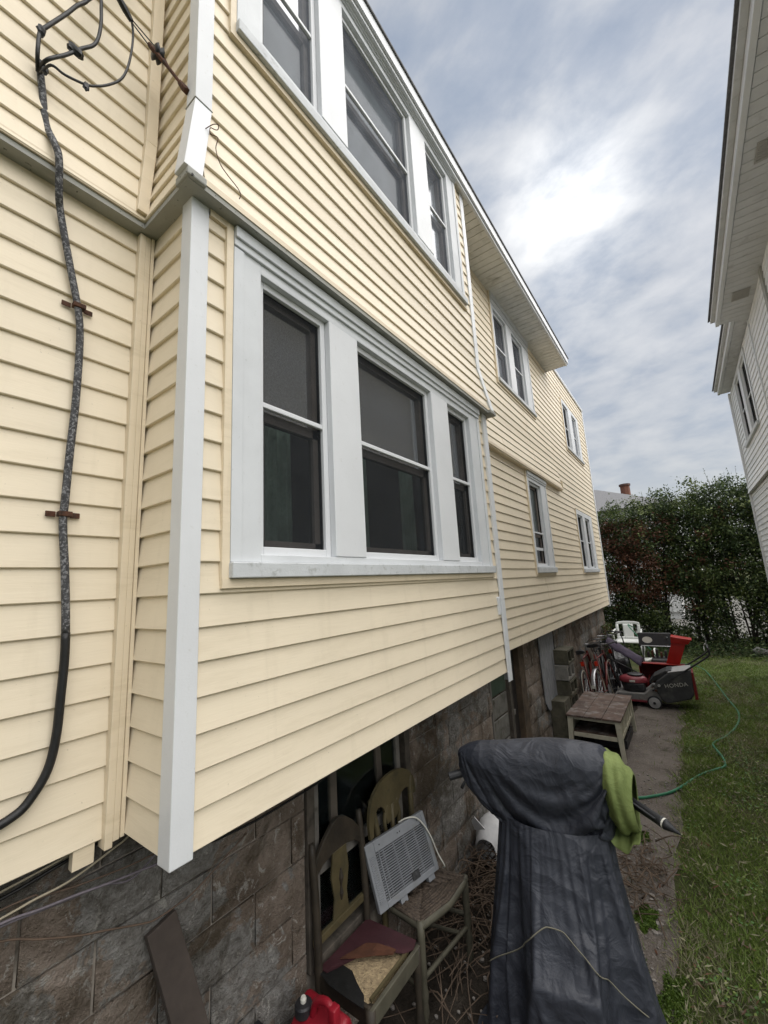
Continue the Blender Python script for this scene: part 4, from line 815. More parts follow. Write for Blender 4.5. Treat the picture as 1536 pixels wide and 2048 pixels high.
MB().tube([b0,b1],[0.021,0.021],12).build('grip', 'rubber', scoot); MB().tube([b0+Vector((0.01,-0.02,-0.01)),b0.lerp(b1,0.5)+Vector((0.02,-0.03,-0.035)),b0.lerp(b1,0.62)+Vector((0.02,-0.03,-0.06))],[0.008,0.007,0.009],6).build('brake_lever', 'rubber', scoot, smooth=True)
MB().tube([(-1.15,2.37,1.13),(-0.8,2.52,1.15),(-0.46,2.47,1.135)],0.011,8).build('handlebar', 'rubber', scoot)
M['string'] = pmat('grey_string', (0.17,0.16,0.12), 0.9, 0.2, 20, 0)
pts = []; dg_ = [(v_.co+SKO.location+scoot.location) for v_ in SKO.data.vertices]; dn_ = np.array(dg_)
rel = dn_-np.array(H0+AX*0.15); ang = np.arctan2(rel@np.array(AX), rel@np.array(LA)); rad_ = np.hypot(rel@np.array(AX), rel@np.array(LA))
for i in range(25):
    t = i/24; ph_ = math.pi*(0.95-0.90*t); zt_ = 0.34+0.34*math.sin(ph_)-0.12*max(0,t-0.45); ok = np.where((np.abs(ang-ph_) < 0.07) & (np.abs(dn_[:,2]-zt_) < 0.04))[0]
    if len(ok): k_ = ok[np.argmax(rad_[ok])]; dr = LA*math.cos(ph_)+AX*math.sin(ph_); pts.append(Vector(dn_[k_])+dr*0.008+Vector((0,0,0.004)))
pts = [p for i_, p in enumerate(pts) if i_ == 0 or (p-pts[i_-1]).length < 0.11]
pts = [pts[0]]+[(pts[i_-1]+pts[i_]*2+pts[i_+1])/4+Vector((0,-0.006,0.006)) for i_ in range(1,len(pts)-1)]+[pts[-1]]
MB().tube(smooth_path(pts,3), 0.0028, 5).build('tie_string', 'string', scoot, smooth=True)
# jacket over the right grip
k = NB('lime_fabric'); v = k.vec(); k.bump(k.noise(22, 4, 0.6, 1.0, v), 0.5, 0.015); M['lime'] = k.set(k.ramp(k.noise(9, 4, 0.5, 0, v), [(0.3,(0.11,0.145,0.042)),(0.7,(0.19,0.235,0.080))]), 0.75, 0.3)
rows = []
for i in range(29):
    t = i/28; row = []
    for j in range(25):
        a = -1.05*math.pi+2.1*math.pi*j/24; x = -0.485+0.125*t; r_ = 0.125+0.035*math.sin(t*3.1)-0.035*t
        y_ = 2.46+0.17*(x+0.5)-0.16*t*0.4; zc = 1.185-0.06*t
        p = Vector((x, y_+math.sin(a)*r_*0.95, zc+math.cos(a)*r_))
        if abs(a) > 1.4: dn = (abs(a)-1.4); p.z -= dn*0.060*(1-0.6*t); p.y += -math.copysign(1,a)*dn*0.035
        n_ = Vector((0.2,math.sin(a),math.cos(a))); p += n_*(fold(p,0.018,(9,7,7),6.0)+0.006*math.sin(t*14+a*2)); row.append(p)
    rows.append(row)
jk = MB().grid(rows); 
tag(jk.build('lime_jacket', 'lime', None, smooth=True, solid=0.004), 'lime green rain jacket wrapped round the scooter handlebar', 'jacket')
# ------------------------------------------------------------------ sack, coffee table, blocks, plywood
M['sackwhite'] = pmat('white_woven_sack', (0.50,0.50,0.50), 0.6, 0.15, 14, 0.5, 45, (0.22,0.21,0.20), (0.6,0.8), 8)
rows = []
for i in range(21):
    t = i/20; row = []
    for j in range(25):
        a = 2*math.pi*(j % 24)/24; rx = 0.145*(math.sin(math.pi*min(1,0.10+t*0.80))**0.55); rz = 0.165*(math.sin(math.pi*min(1,0.08+t*0.84))**0.6)
        p = Vector((-1.525+math.cos(a)*rx, 3.20+0.42*t, 0.185+math.sin(a)*rz)); p += Vector((math.cos(a),0,math.sin(a)))*fold(p,0.014,(6,22,6),5.0); p.z = max(p.z,0.006); row.append(p)
    rows.append(row)
sk = thing('white_sack', (-1.525,3.4,0), 'white woven sack lying between the foundation and the covered scooter', 'sack')
MB().grid(rows).build('body', 'sackwhite', sk, smooth=True)
m = MB(); m.add([(-1.62,3.225,0.30),(-1.53,3.215,0.33),(-1.60,3.19,0.41),(-1.63,3.20,0.37)], [(0,1,2,3)]); m.build('sack_ear', 'sackwhite', sk, solid=0.006)
M['creampaint'] = pmat('worn_cream_paint', (0.47,0.44,0.34), 0.6, 0.15, 10, 0.2, 80, (0.17,0.14,0.10), (0.6,0.78), 12)
M['tabletop'] = pmat('weathered_brown_boards', (0.115,0.078,0.062), 0.85, 0.45, 6, 0.6, 60, (0.20,0.18,0.165), (0.50,0.66), 9)
tx0, tx1, ty0, ty1, tz = -1.495, -0.905, 5.80, 6.98, 0.475
tb = thing('coffee_table', ((tx0+tx1)/2,(ty0+ty1)/2,0), 'cream coffee table with weathered brown plank top', 'table')
nb = 3; bw2 = (tx1-tx0+0.03)/nb
for i in range(nb): m = MB(); m.box(tx0-0.015+i*bw2+0.0025,tx0-0.015+(i+1)*bw2-0.0025,ty0-0.02,ty1+0.02,tz-0.022+0.001*(i%2),tz+0.0015*(i%2)); m.build('top_board', 'tabletop', tb, bevel=0.003)
for sx, lx in ((-1,tx0+0.03),(1,tx1-0.03)):
    for sy, ly in ((-1,ty0+0.03),(1,ty1-0.03)):
        m = MB(); w_ = 0.032; w2 = 0.020; o_ = Vector((sx*0.022,sy*0.03,0))
        m.hexa([(lx+o_.x-w2,ly+o_.y-w2,0),(lx+o_.x+w2,ly+o_.y-w2,0),(lx+o_.x+w2,ly+o_.y+w2,0),(lx+o_.x-w2,ly+o_.y+w2,0),(lx-w_,ly-w_,tz-0.0225),(lx+w_,ly-w_,tz-0.0225),(lx+w_,ly+w_,tz-0.0225),(lx-w_,ly+w_,tz-0.0225)]); m.build('leg', 'creampaint', tb, bevel=0.003)
for yy in (ty0+0.005, ty1-0.025):
    m = MB(); m.box(tx0+0.062,tx1-0.062,yy,yy+0.02,tz-0.055,tz-0.0225); m.build('apron_rail', 'creampaint', tb, bevel=0.002); m = MB(); m.box(tx0+0.055,tx1-0.055,yy,yy+0.02,0.225,0.270); m.build('apron_rail', 'creampaint', tb, bevel=0.002)
m = MB(); m.box(tx0+0.03,tx1-0.03,ty0+0.03,ty1-0.03,0.255,0.27); m.build('shelf', 'tabletop', tb)
m = MB(); m.box(tx0+0.03,tx1-0.03,6.35,6.37,0.27,tz-0.0225); m.build('divider', 'creampaint', tb)
for xx in (tx0+0.005, tx1-0.025):
    m = MB(); m.box(xx,xx+0.02,ty0+0.062,ty1-0.062,tz-0.06,tz-0.0225); m.build('apron_rail', 'creampaint', tb); m = MB(); m.box(xx,xx+0.02,ty0+0.06,ty1-0.06,0.225,0.265); m.build('apron_rail', 'creampaint', tb)
    m = MB(); m.box(xx+0.005,xx+0.013,ty0+0.06,ty1-0.06,0.265,tz-0.06); m.build('side_panel', 'creampaint', tb)
    for q in (0.30,0.55,0.80,1.0): yy = ty0+0.06+(ty1-ty0-0.12)*(q-0.14); m = MB(); m.box(xx,xx+0.019,yy-0.018,yy+0.018,0.265,tz-0.06); m.build('stile', 'creampaint', tb)
M['darkmetal'] = pmat('dark_tool_metal', (0.03,0.03,0.032), 0.55, 0.3, 12, 0.2, 70, (0.08,0.05,0.035), (0.6,0.75), 14)
m = MB(); m.box(-1.30,-0.93,6.25,6.90,0.0,0.03); m.box(-1.30,-0.93,6.25,6.27,0.0301,0.10); m.box(-1.30,-0.93,6.88,6.90,0.0301,0.10); m.box(-1.30,-1.28,6.27,6.88,0.0301,0.10); m.box(-0.95,-0.93,6.27,6.88,0.0301,0.10); tag(m.build('tool_tray', 'darkmetal', None), 'dark shallow metal tray on the ground under the coffee table', 'tray')
M['cmu'] = pmat('grey_concrete_block', (0.20,0.19,0.17), 0.95, 0.25, 14, 0.7, 90, (0.07,0.065,0.045), (0.55,0.72), 8)
M['cmumoss'] = pmat('mossy_concrete_block', (0.085,0.078,0.055), 0.95, 0.35, 9, 0.7, 90, (0.035,0.035,0.018), (0.5,0.7), 7)
def cmu(x0, y0, z0, mat, label, dx=0.19, dy=0.39, dz=0.19):
    m = MB(); t = 0.03; x1, y1, z1 = x0+dx, y0+dy, z0+dz
    for q in ((y0,y0+t),((y0+y1)/2-t/2,(y0+y1)/2+t/2),(y1-t,y1)): m.box(x0,x1,q[0],q[1],z0+t,z1-t)
    m.box(x0,x1,y0,y1,z0,z0+t); m.box(x0,x1,y0,y1,z1-t,z1); m.box(x0+dx*0.35,x0+dx*0.40,y0+t,y1-t,z0+t,z1-t)
    return tag(m.build('concrete_block', mat, None, bevel=0.004), label, 'concrete block', 'concrete blocks stacked behind the coffee table')
tower = ['lowest block of the tall stack, hidden low behind the coffee table','second block up in the tall stack against the foundation','third block up in the tall stack against the foundation','fourth block up in the tall stack, mossy with open cores','pale grey open-core block near the top of the tall stack','topmost mossy block of the tall stack against the foundation']
for i, lb in enumerate(tower): cmu(-1.688+(0.012 if i % 2 else 0.0), 6.12+(0.03 if i == 5 else 0)+(0.01*(i % 2)), 0.004+i*0.1985, 'cmu' if i == 4 else 'cmumoss', lb)
for i, lb in enumerate(('lowest block of the short stack beside the coffee table','middle block of the short stack beside the coffee table','top block of the short stack, dark with a chip of wood on it')):
    m = MB(); m.box(-1.69,-1.51,5.80,6.10,0.004+i*0.203,0.204+i*0.203); m.prism([(5.86,0.06+i*0.203),(5.95,0.06+i*0.203),(5.95,0.16+i*0.203),(5.86,0.16+i*0.203)],'x',-1.512,-1.505); tag(m.build('concrete_block', 'cmumoss', None, bevel=0.006), lb, 'concrete block', 'concrete blocks stacked behind the coffee table')
k = NB('weathered_plywood'); v = k.vec((1,1.6,0.5))
wv = k.n('ShaderNodeTexWave', wave_type='RINGS'); wv.inputs['Scale'].default_value = 5.0; wv.inputs['Distortion'].default_value = 9.0; wv.inputs['Detail'].default_value = 3; wv.inputs['Detail Scale'].default_value = 1.3; k.l(v, wv.inputs['Vector'])
k.bump(wv.outputs['Fac'], 0.3, 0.004); M['plywood'] = k.set(k.ramp(wv.outputs['Fac'], [(0.2,(0.16,0.165,0.175)),(0.55,(0.24,0.245,0.26)),(0.9,(0.30,0.30,0.31))]), 0.9, 0.1)
m = MB(); e0 = [(5.56,1.49),(5.60,0.62),(5.66,0.545),(5.75,0.50),(5.90,0.55),(6.00,0.58),(6.17,0.61),(6.20,0.70),(6.19,0.85),(6.21,0.95),(6.22,1.2),(6.24,1.49)]
m.prism(e0[::-1], 'x', -1.685, -1.670); tag(m.build('plywood_sheet', 'plywood', None), 'grey weathered plywood sheet with wavy grain covering a foundation opening', 'plywood')
m = MB(); m.box(-1.72,-1.668,6.245,6.27,0.6,1.49); tag(m.build('timber_batten', 'blackwood', None), 'thin dark upright batten beside the plywood sheet', 'batten')
# ------------------------------------------------------------------ bicycles
M['bikered'] = pmat('scuffed_red_enamel', (0.12,0.014,0.010), 0.4, 0.25, 20, 0.05, 90, (0.08,0.02,0.012), (0.58,0.75), 14)
M['bikeblack'] = pmat('black_enamel', (0.014,0.014,0.016), 0.4, 0.2, 20, 0.05, 90, (0.06,0.04,0.03), (0.62,0.78), 14)
M['reflector'] = pmat('red_reflector', (0.55,0.03,0.01), 0.25, 0.1, 20, 0.3, 200)
M['tyrewall'] = pmat('pale_tyre_wall', (0.36,0.33,0.26), 0.8, 0.2, 30, 0.2, 90)
def ring(c, R, r, n=40, k_=8, axis='x'):
    P = [Vector(c)+(Vector((0,math.cos(2*math.pi*i/n)*R,math.sin(2*math.pi*i/n)*R))) for i in range(n)]
    return MB().tube(P, r, k_, closed=True)
def bicycle(name, loc, lean, yaw, label, paint, sidewall, fender, saddle=True):
    t = thing(name, loc, label, 'bicycle', 'bicycles leaning together by the foundation'); t.rotation_euler = (0, lean, yaw)
    sv = t.location.copy(); t.location = (0,0,0); R_ = 0.335
    for y_, nm in ((0.0,'wheel'),(1.02,'wheel')):
        wl = ring((0,y_,R_), R_-0.016, 0.016).build('wheel', sidewall, t, smooth=True)
        ring((0,y_,R_), R_-0.008, 0.0125, 40, 6).build('tyre', 'rubber', wl, smooth=True); ring((0,y_,R_), R_-0.036, 0.008, 40, 6).build('rim', 'chrome', wl, smooth=True)
        m = MB()
        for i in range(24): a = 2*math.pi*i/24; m.tube([(0.02*(1 if i % 2 else -1),y_+0.015*math.cos(a+1),R_+0.015*math.sin(a+1)),(0,y_+(R_-0.04)*math.cos(a),R_+(R_-0.04)*math.sin(a))],0.0012,3)
        o = m.build('spokes', 'chrome', wl); o['kind'] = 'stuff'
        MB().tube([(-0.045,y_,R_),(0.045,y_,R_)],0.014,8).build('hub', 'chrome', wl)
    bb, st, hd, hd2 = Vector((0,0.43,0.28)), Vector((0,0.27,0.80)), Vector((0,0.86,0.80)), Vector((0,0.90,0.66))
    m = MB(); m.tube([bb,st],0.016,8); m.tube([st,hd],0.014,8); m.tube([bb,hd2],0.017,8); m.tube([hd+Vector((0,-0.015,0.05)),hd2],0.019,8)
    for s_ in (-0.05,0.05): m.tube([bb+Vector((s_*0.6,0,0)),(s_,0,R_)],0.009,6); m.tube([st+Vector((s_*0.4,0,-0.04)),(s_,0,R_)],0.008,6)
    m.build('frame', paint, t, smooth=True)
    m = MB(); [m.tube([hd2+Vector((s_*0.7,0,-0.02)),hd2+Vector((s_,0.04,-0.15)),(s_,1.02,R_)],0.010,6) for s_ in (-0.05,0.05)]; m.build('fork', paint, t, smooth=True)
    MB().tube(smooth_path([(-0.29,0.66,0.985),(-0.27,0.78,0.99),(-0.12,0.86,0.95),(0,0.86,0.95),(0.12,0.86,0.95),(0.27,0.78,0.99),(0.29,0.66,0.985)],4),0.011,8).build('handlebar', 'chrome', t, smooth=True)
    for s_ in (-1,1): MB().tube([(s_*0.275,0.78,0.99),(s_*0.292,0.65,0.984)],0.016,8).build('grip', 'rubber', t); MB().tube(smooth_path([(s_*0.22,0.82,0.985),(s_*0.23,0.90,0.96),(s_*0.25,0.95,0.93)],4),0.006,6).build('brake_lever', 'chrome', t, smooth=True)
    MB().tube(smooth_path([(0.23,0.83,0.98),(0.15,1.0,1.05),(0.0,1.02,0.95),(0.0,0.92,0.7)],4),0.003,5).build('brake_cable', 'rubber', t)
    MB().tube([(0,0.86,0.94),(0,0.865,0.83)],0.013,8).build('stem', 'chrome', t); MB().tube([st,(0,0.245,0.90)],0.013,8).build('seat_post', 'chrome', t)
    if saddle:
        rows = []
        for i in range(9):
            q = i/8; wd = 0.085*(1-q)**0.7+0.02; rows.append([(wd*math.sin(a)*1.0, 0.13+0.27*q, 0.925+0.03*math.cos(a)-0.015*q) for a in [2*math.pi*j/12 for j in range(13)]])
        m = MB().grid(rows); m.add(rows[0][:12],[tuple(range(12))]); m.add(rows[-1][:12],[tuple(range(12))]); m.build('saddle', 'rubber', t, smooth=True)
    MB().lathe([(0.085,-0.002),(0.085,0.002)],(0.045,0.43,0.28),'x',20).build('chainring','chrome',t)
    MB().tube([(0.055,0.43,0.28),(0.065,0.43,0.11)],0.009,6).build('crank','chrome',t); MB().tube([(-0.055,0.43,0.28),(-0.065,0.43,0.45)],0.009,6).build('crank','chrome',t)
    for p in ((0.065,0.43,0.11),(-0.065,0.43,0.45)): m = MB(); m.box(min(p[0],p[0]*2.3),max(p[0],p[0]*2.3),p[1]-0.03,p[1]+0.03,p[2]-0.01,p[2]+0.01); m.build('pedal','rubber',t)
    if fender:
        rows = []
        for i in range(17): a = rad(20+i*8.2); rows.append([(x_, -math.cos(a)*0.355*1.0, R_+math.sin(a)*0.355-abs(x_)*0.25) for x_ in (-0.03,-0.015,0,0.015,0.03)])
        MB().grid(rows).build('fender', 'chrome', t, smooth=True, solid=0.002)
        m = MB(); m.prism([(-0.028,0.46),(0.028,0.46),(0.026,0.50),(0,0.515),(-0.026,0.50)],'y',-0.352,-0.345); m.build('fender_end','offwhite',t)
    m = MB(); m.box(-0.025,0.025,0.16,0.175,0.70,0.775); m.build('reflector','reflector',t,bevel=0.006)
    t.location = sv; return t
bicycle('red_bicycle', (-1.53,7.52,0), rad(-8), rad(2), 'red bicycle with black saddle and pale tyre walls against the foundation', 'bikered', 'tyrewall', False)
bicycle('fendered_bicycle', (-1.36,7.60,0), rad(-7), rad(-2), 'dark red bicycle with a pale rear fender end beside the red bicycle', 'bikered', 'tyrewall', True, saddle=False)
bicycle('black_bicycle', (-1.44,8.30,0), rad(-9), rad(3), 'black bicycle leaning in the jumble behind the two red bicycles', 'bikeblack', 'rubber', False)
bicycle('black_bicycle', (-1.27,8.95,0), rad(-10), rad(6), 'black bicycle deepest in the jumble, beside the stroller', 'bikeblack', 'rubber', False)
M['purple'] = pmat('dusty_purple_cloth', (0.060,0.045,0.075), 0.8, 0.3, 9, 0.4, 60, (0.12,0.11,0.13), (0.62,0.8), 9)
stt = thing('folded_stroller', (-1.15,9.1,0), 'folded stroller with dusty purple cloth leaning in the bicycles', 'stroller')
m = MB(); m.tube([(-1.35,8.75,0.03),(-1.30,8.85,0.45),(-1.38,9.0,0.98),(-1.42,9.05,1.10)],0.011,6); m.tube([(-0.98,8.8,0.03),(-1.08,8.95,0.45),(-1.16,9.0,0.98),(-1.2,9.05,1.10)],0.011,6); m.tube([(-1.40,8.62,0.70),(-0.86,8.62,0.42)],0.011,6); m.tube([(-1.42,9.05,1.10),(-1.2,9.05,1.10)],0.011,6); m.build('frame','darkmetal',stt,smooth=True)
rows = [[Vector((-1.42+0.52*u+0.03*math.sin(v_*3), 8.72+0.34*v_, 0.92-0.36*u+0.10*math.sin(v_*3.1)+0.03*mnoise.noise((u*5,v_*5,0)))) for u in [i/14 for i in range(15)]] for v_ in [j/8 for j in range(9)]]
MB().grid(rows).build('cloth_seat','purple',stt,smooth=True,solid=0.01)
for x_ in (-1.36,-0.97): ring((x_,8.78,0.075),0.06,0.014,20,6).build('wheel','rubber',stt,smooth=True)
M['blacktarp'] = pmat('black_bin_bag', (0.012,0.012,0.014), 0.35, 0.3, 12, 0.6, 30)
tag(lump((-1.42,9.75,0.30),0.30,8.0,22,(0.75,1.1,1.0)).build('bin_bag','blacktarp',None,smooth=True), 'black bin bag slumped behind the bicycles', 'bag')
bk = thing('wire_basket', (-1.46,7.98,0.0), 'black wire basket hung among the bicycle handlebars', 'basket')
for z_ in (0.78,0.84,0.90,0.97):
    r2 = 0.11+(z_-0.78)*0.25; MB().tube([(-1.47+r2*math.cos(q*math.pi/6),8.40+r2*0.8*math.sin(q*math.pi/6),z_) for q in range(12)],0.0035,5,closed=True).build('hoop','bikeblack',bk)
for q in range(12): c_, s_ = math.cos(q*math.pi/6), math.sin(q*math.pi/6); MB().tube([(-1.47+0.11*c_,8.40+0.088*s_,0.78),(-1.47+0.158*c_,8.40+0.126*s_,0.97)],0.003,5).build('wire','bikeblack',bk)
# ------------------------------------------------------------------ lawn mower
M['mowerred'] = pmat('faded_red_plastic', (0.20,0.030,0.040), 0.4, 0.2, 8, 0.05, 60, (0.16,0.05,0.05), (0.6,0.8), 9)
M['deckgrey'] = pmat('dirty_silver_deck', (0.20,0.195,0.185), 0.6, 0.25, 10, 0.2, 60, (0.07,0.065,0.05), (0.52,0.72), 8)
M['bagcloth'] = pmat('dark_grass_bag_cloth', (0.045,0.046,0.048), 0.9, 0.25, 12, 0.5, 160, (0.09,0.088,0.08), (0.55,0.75), 6)
M['lightgrey'] = pmat('light_grey_plastic', (0.30,0.30,0.30), 0.6, 0.15, 12, 0.1, 60)
M['snowdark'] = pmat('dark_red_inside', (0.16,0.008,0.008), 0.6, 0.2, 8, 0.1, 60)
mo = thing('lawn_mower', (-0.80,8.45,0), 'push lawn mower with red engine cover, silver deck and dark grass bag', 'lawn mower')
m = MB(); m.prism([(-1.30,0.10),(-0.66,0.10),(-0.60,0.16),(-0.62,0.30),(-0.76,0.31),(-0.86,0.22),(-1.24,0.21),(-1.31,0.16)],'y',8.24,8.66); dk = m.build('deck','deckgrey',mo,bevel=0.015)
m = MB(); m.box(-1.29,-0.68,8.232,8.2395,0.085,0.115); m.build('deck_stripe','mowerred',dk)
for x_, R_ in ((-0.735,0.102),(-1.22,0.09)):
    for y_ in (8.205,8.70):
        s_ = -1 if y_ < 8.4 else 1; wl = MB().lathe([(R_*0.8,-0.022),(R_,-0.016),(R_,0.016),(R_*0.8,0.022)],(x_,y_,R_),'y',24).build('wheel','rubber',mo,smooth=False)
        MB().lathe([(R_*0.80,0.0),(R_*0.78,0.004),(R_*0.30,0.006),(R_*0.28,0.014)] if s_ > 0 else [(R_*0.28,-0.014),(R_*0.30,-0.006),(R_*0.78,-0.004),(R_*0.80,0.0)],(x_,y_+s_*0.0225,R_),'y',20).build('wheel_cover','lightgrey',wl)
        MB().lathe([(R_*0.2,-0.006),(R_*0.2,0.006)],(x_,y_+s_*0.040,R_),'y',10).build('hub_cap','blackplastic',wl)
m = MB(); m.lathe([(0.16,0.20),(0.17,0.24),(0.165,0.34),(0.15,0.36)],(-1.02,8.46,0.0),'z',20); m.build('engine_block','darkmetal',mo,bevel=0.004)
rows = []
for i in range(11):
    th = math.pi/2*i/10; rows.append([(-1.02+0.215*math.cos(a)*math.cos(th)**0.55, 8.46+0.165*math.sin(a)*math.cos(th)**0.55, 0.36+0.10*math.sin(th)**0.8) for a in [2*math.pi*j/24 for j in range(25)]])
MB().grid(rows).build('engine_cover','mowerred',mo,smooth=True)
MB().lathe([(0.10,0.0),(0.115,0.004),(0.115,0.028),(0.09,0.036)],(-0.99,8.47,0.45),'z',20).build('recoil_cap','blackplastic',mo)
m = MB(); m.box(-1.06,-0.98,8.288,8.294,0.375,0.405); m.build('badge','offwhite',mo)
m = MB(); m.box(-1.00,-0.86,8.30,8.40,0.24,0.35); m.build('muffler','darkmetal',mo,bevel=0.01)
for q in range(5): m = MB(); m.box(-1.10,-0.93,8.285,8.30,0.255+q*0.018,0.262+q*0.018); m.build('cooling_fin','darkmetal',mo)
bag = [(-0.62,0.13),(-0.56,0.10),(-0.24,0.20),(-0.195,0.27),(-0.185,0.60),(-0.20,0.625),(-0.50,0.565),(-0.66,0.44),(-0.72,0.33)]
m = MB(); m.prism(bag,'y',8.215,8.66); bg = m.build('grass_bag','bagcloth',mo,bevel=0.02)
m = MB(); m.prism([(-0.49,0.570),(-0.20,0.628),(-0.188,0.632),(-0.188,0.645),(-0.50,0.585)],'y',8.22,8.655); m.build('bag_top','lightgrey',bg,bevel=0.006)
m = MB(); m.prism([(-0.78,0.40),(-0.70,0.50),(-0.52,0.60),(-0.44,0.615),(-0.47,0.55),(-0.62,0.44)],'y',8.26,8.62); m.build('discharge_door','blackplastic',mo,bevel=0.015)
m = MB(); m.prism([(-0.185,0.60),(-0.165,0.59),(-0.150,0.20),(-0.19,0.20)],'y',8.24,8.64); m.build('bag_end','snowdark',bg)
for y_ in (8.225,8.64): MB().tube(smooth_path([(-0.74,y_,0.28),(-0.62,y_,0.36),(-0.20,y_,0.66),(0.03,y_,0.83),(0.085,y_,0.90),(0.075,y_,0.97)],5),0.0135,8).build('handle_tube','rubber',mo,smooth=True)
MB().tube([(0.075,8.225,0.97),(0.075,8.64,0.97)],0.0135,8).build('handle_grip','rubber',mo)
m = MB(); m.tube(smooth_path([(0.03,8.24,0.93),(0.035,8.30,1.0),(0.06,8.34,1.03),(0.075,8.34,1.08)],4),0.006,6); m.tube([(0.03,8.30,0.98),(0.05,8.28,1.04)],0.006,6); m.build('control_bail','chrome',mo,smooth=True)
m = MB(); m.lathe([(0.02,-0.01),(0.02,0.01)],(-0.64,8.205,0.37),'y',10); m.build('wing_knob','lightgrey',mo); m = MB(); m.lathe([(0.018,-0.01),(0.018,0.01)],(-0.69,8.205,0.29),'y',10); m.build('wing_knob','rust',mo)
fc = bpy.data.curves.new('lettering','FONT'); fc.body = 'HONDA'; fc.size = 0.115; fc.extrude = 0.0015; fc.align_x = 'CENTER'; fc.space_character = 1.08
fo = bpy.data.objects.new('lettering_curve', fc); COL.objects.link(fo); bpy.context.view_layer.update()
fm = bpy.data.meshes.new_from_object(fo.evaluated_get(bpy.context.evaluated_depsgraph_get())); bpy.data.objects.remove(fo)
xs = [v_.co.x for v_ in fm.vertices]; sc2 = 0.31/(max(xs)-min(xs))
mt4 = Matrix.Translation(Vector((-0.405,8.2105,0.37))-mo.location) @ Matrix.Rotation(rad(-11),4,'Y') @ Matrix.Rotation(rad(90),4,'X') @ Matrix.Scale(sc2,4)
fm.transform(mt4); fm.materials.clear(); M['print'] = pmat('pale_print', (0.42,0.41,0.37), 0.8, 0.2, 30, 0); fm.materials.append(M['print'])
lo_ = bpy.data.objects.new('lettering', fm); COL.objects.link(lo_); lo_.parent = bg; lo_.location = -bg.location
# ------------------------------------------------------------------ snow blower
M['snowred'] = pmat('glossy_red_steel', (0.40,0.020,0.014), 0.35, 0.15, 8, 0.03, 60, (0.22,0.015,0.01), (0.62,0.8), 9)
sb = thing('snow_blower', (-0.61,9.4,0), 'red snow blower with open auger housing and tall chute', 'snow blower')
hx0, hx1, hy0 = -0.965, -0.265, 9.0
for x_ in (hx0, hx1-0.006): m = MB(); m.prism([(hy0,0.03),(hy0+0.38,0.03),(hy0+0.42,0.25),(hy0+0.36,0.50),(hy0,0.56)],'x',x_,x_+0.006); m.build('housing_side','snowred',sb)
Pf = [(hy0,0.56),(hy0+0.20,0.553),(hy0+0.34,0.50),(hy0+0.40,0.36),(hy0+0.40,0.20),(hy0+0.34,0.06),(hy0+0.22,0.03)]
rows = [[(x_,y_,z_) for y_, z_ in Pf] for x_ in (hx0+0.006,hx1-0.006)]
MB().grid(rows).build('housing_shell','snowdark',sb,solid=0.005)
m = MB(); m.box(hx0-0.004,hx1+0.004,hy0-0.008,hy0+0.02,0.556,0.566); m.build('housing_lip','snowred',sb)
for s_ in (0,1):
    P = []; 
    for i in range(41): t = i/40; a = t*4*math.pi*(1 if s_ else -1); P.append((hx0+0.03+s_*0.33+0.29*t, hy0+0.17+0.13*math.cos(a), 0.20+0.13*math.sin(a)))
    MB().tube(P,0.016,6).build('auger_flight','snowdark',sb,smooth=True)
MB().tube([(hx0,hy0+0.17,0.20),(hx1,hy0+0.17,0.20)],0.02,8).build('auger_shaft','darkmetal',sb)
m = MB(); m.hexa([(-0.545,9.12,0.555),(-0.345,9.12,0.555),(-0.345,9.32,0.555),(-0.545,9.32,0.555),(-0.415,9.08,0.93),(-0.205,9.08,0.93),(-0.205,9.26,0.93),(-0.415,9.26,0.93)]); ch = m.build('chute','snowred',sb,bevel=0.008)
m = MB(); m.hexa([(-0.425,9.06,0.92),(-0.185,9.06,0.90),(-0.185,9.28,0.90),(-0.425,9.28,0.92),(-0.415,9.03,1.035),(-0.115,9.03,0.985),(-0.115,9.28,0.99),(-0.415,9.28,1.04)]); m.build('deflector','snowred',ch,bevel=0.006)
m = MB(); m.box(-0.80,-0.40,9.45,9.85,0.16,0.56); m.build('engine','darkmetal',sb,bevel=0.03)
m = MB(); m.hexa([(-0.99,9.78,0.74),(-0.44,9.78,0.74),(-0.44,9.84,0.74),(-0.99,9.84,0.74),(-0.99,9.86,0.99),(-0.44,9.86,0.99),(-0.44,9.92,0.99),(-0.99,9.92,0.99)]); cpn = m.build('control_panel','blackplastic',sb,bevel=0.01)
m = MB(); m.add([(-0.84+0.085*math.cos(a),9.79+0.01,0.86+0.058*math.sin(a)) for a in [2*math.pi*i/24 for i in range(24)]],[tuple(range(24))]); m.v = [(x,y+(z-0.74)*0.32-0.016,z) for x,y,z in m.v]; m.build('headlight','offwhite',cpn,solid=0.012)
m = MB(); m.tube([(-0.53,9.80,0.90),(-0.50,9.74,0.93)],0.012,6); m.tube([(-0.95,9.77,0.755),(-0.47,9.77,0.755)],0.010,6); m.build('lever','chrome',cpn)
for x_ in (-0.93,-0.50): MB().tube([(x_,9.5,0.35),(x_,9.85,0.76)],0.014,8).build('handle_bar','darkmetal',sb); 
for q in range(5): m = MB(); m.box(-0.86+q*0.07,-0.82+q*0.07,9.62,9.70,0.565,0.66+0.03*((q*7)%3)); m.build('engine_fitting','rust' if q % 2 else 'darkmetal',sb,bevel=0.008)
for x_ in (-0.90,-0.28): MB().lathe([(0.13,-0.05),(0.19,-0.045),(0.19,0.045),(0.13,0.05)],(x_,9.62,0.19),'x',24).build('wheel','rubber',sb)
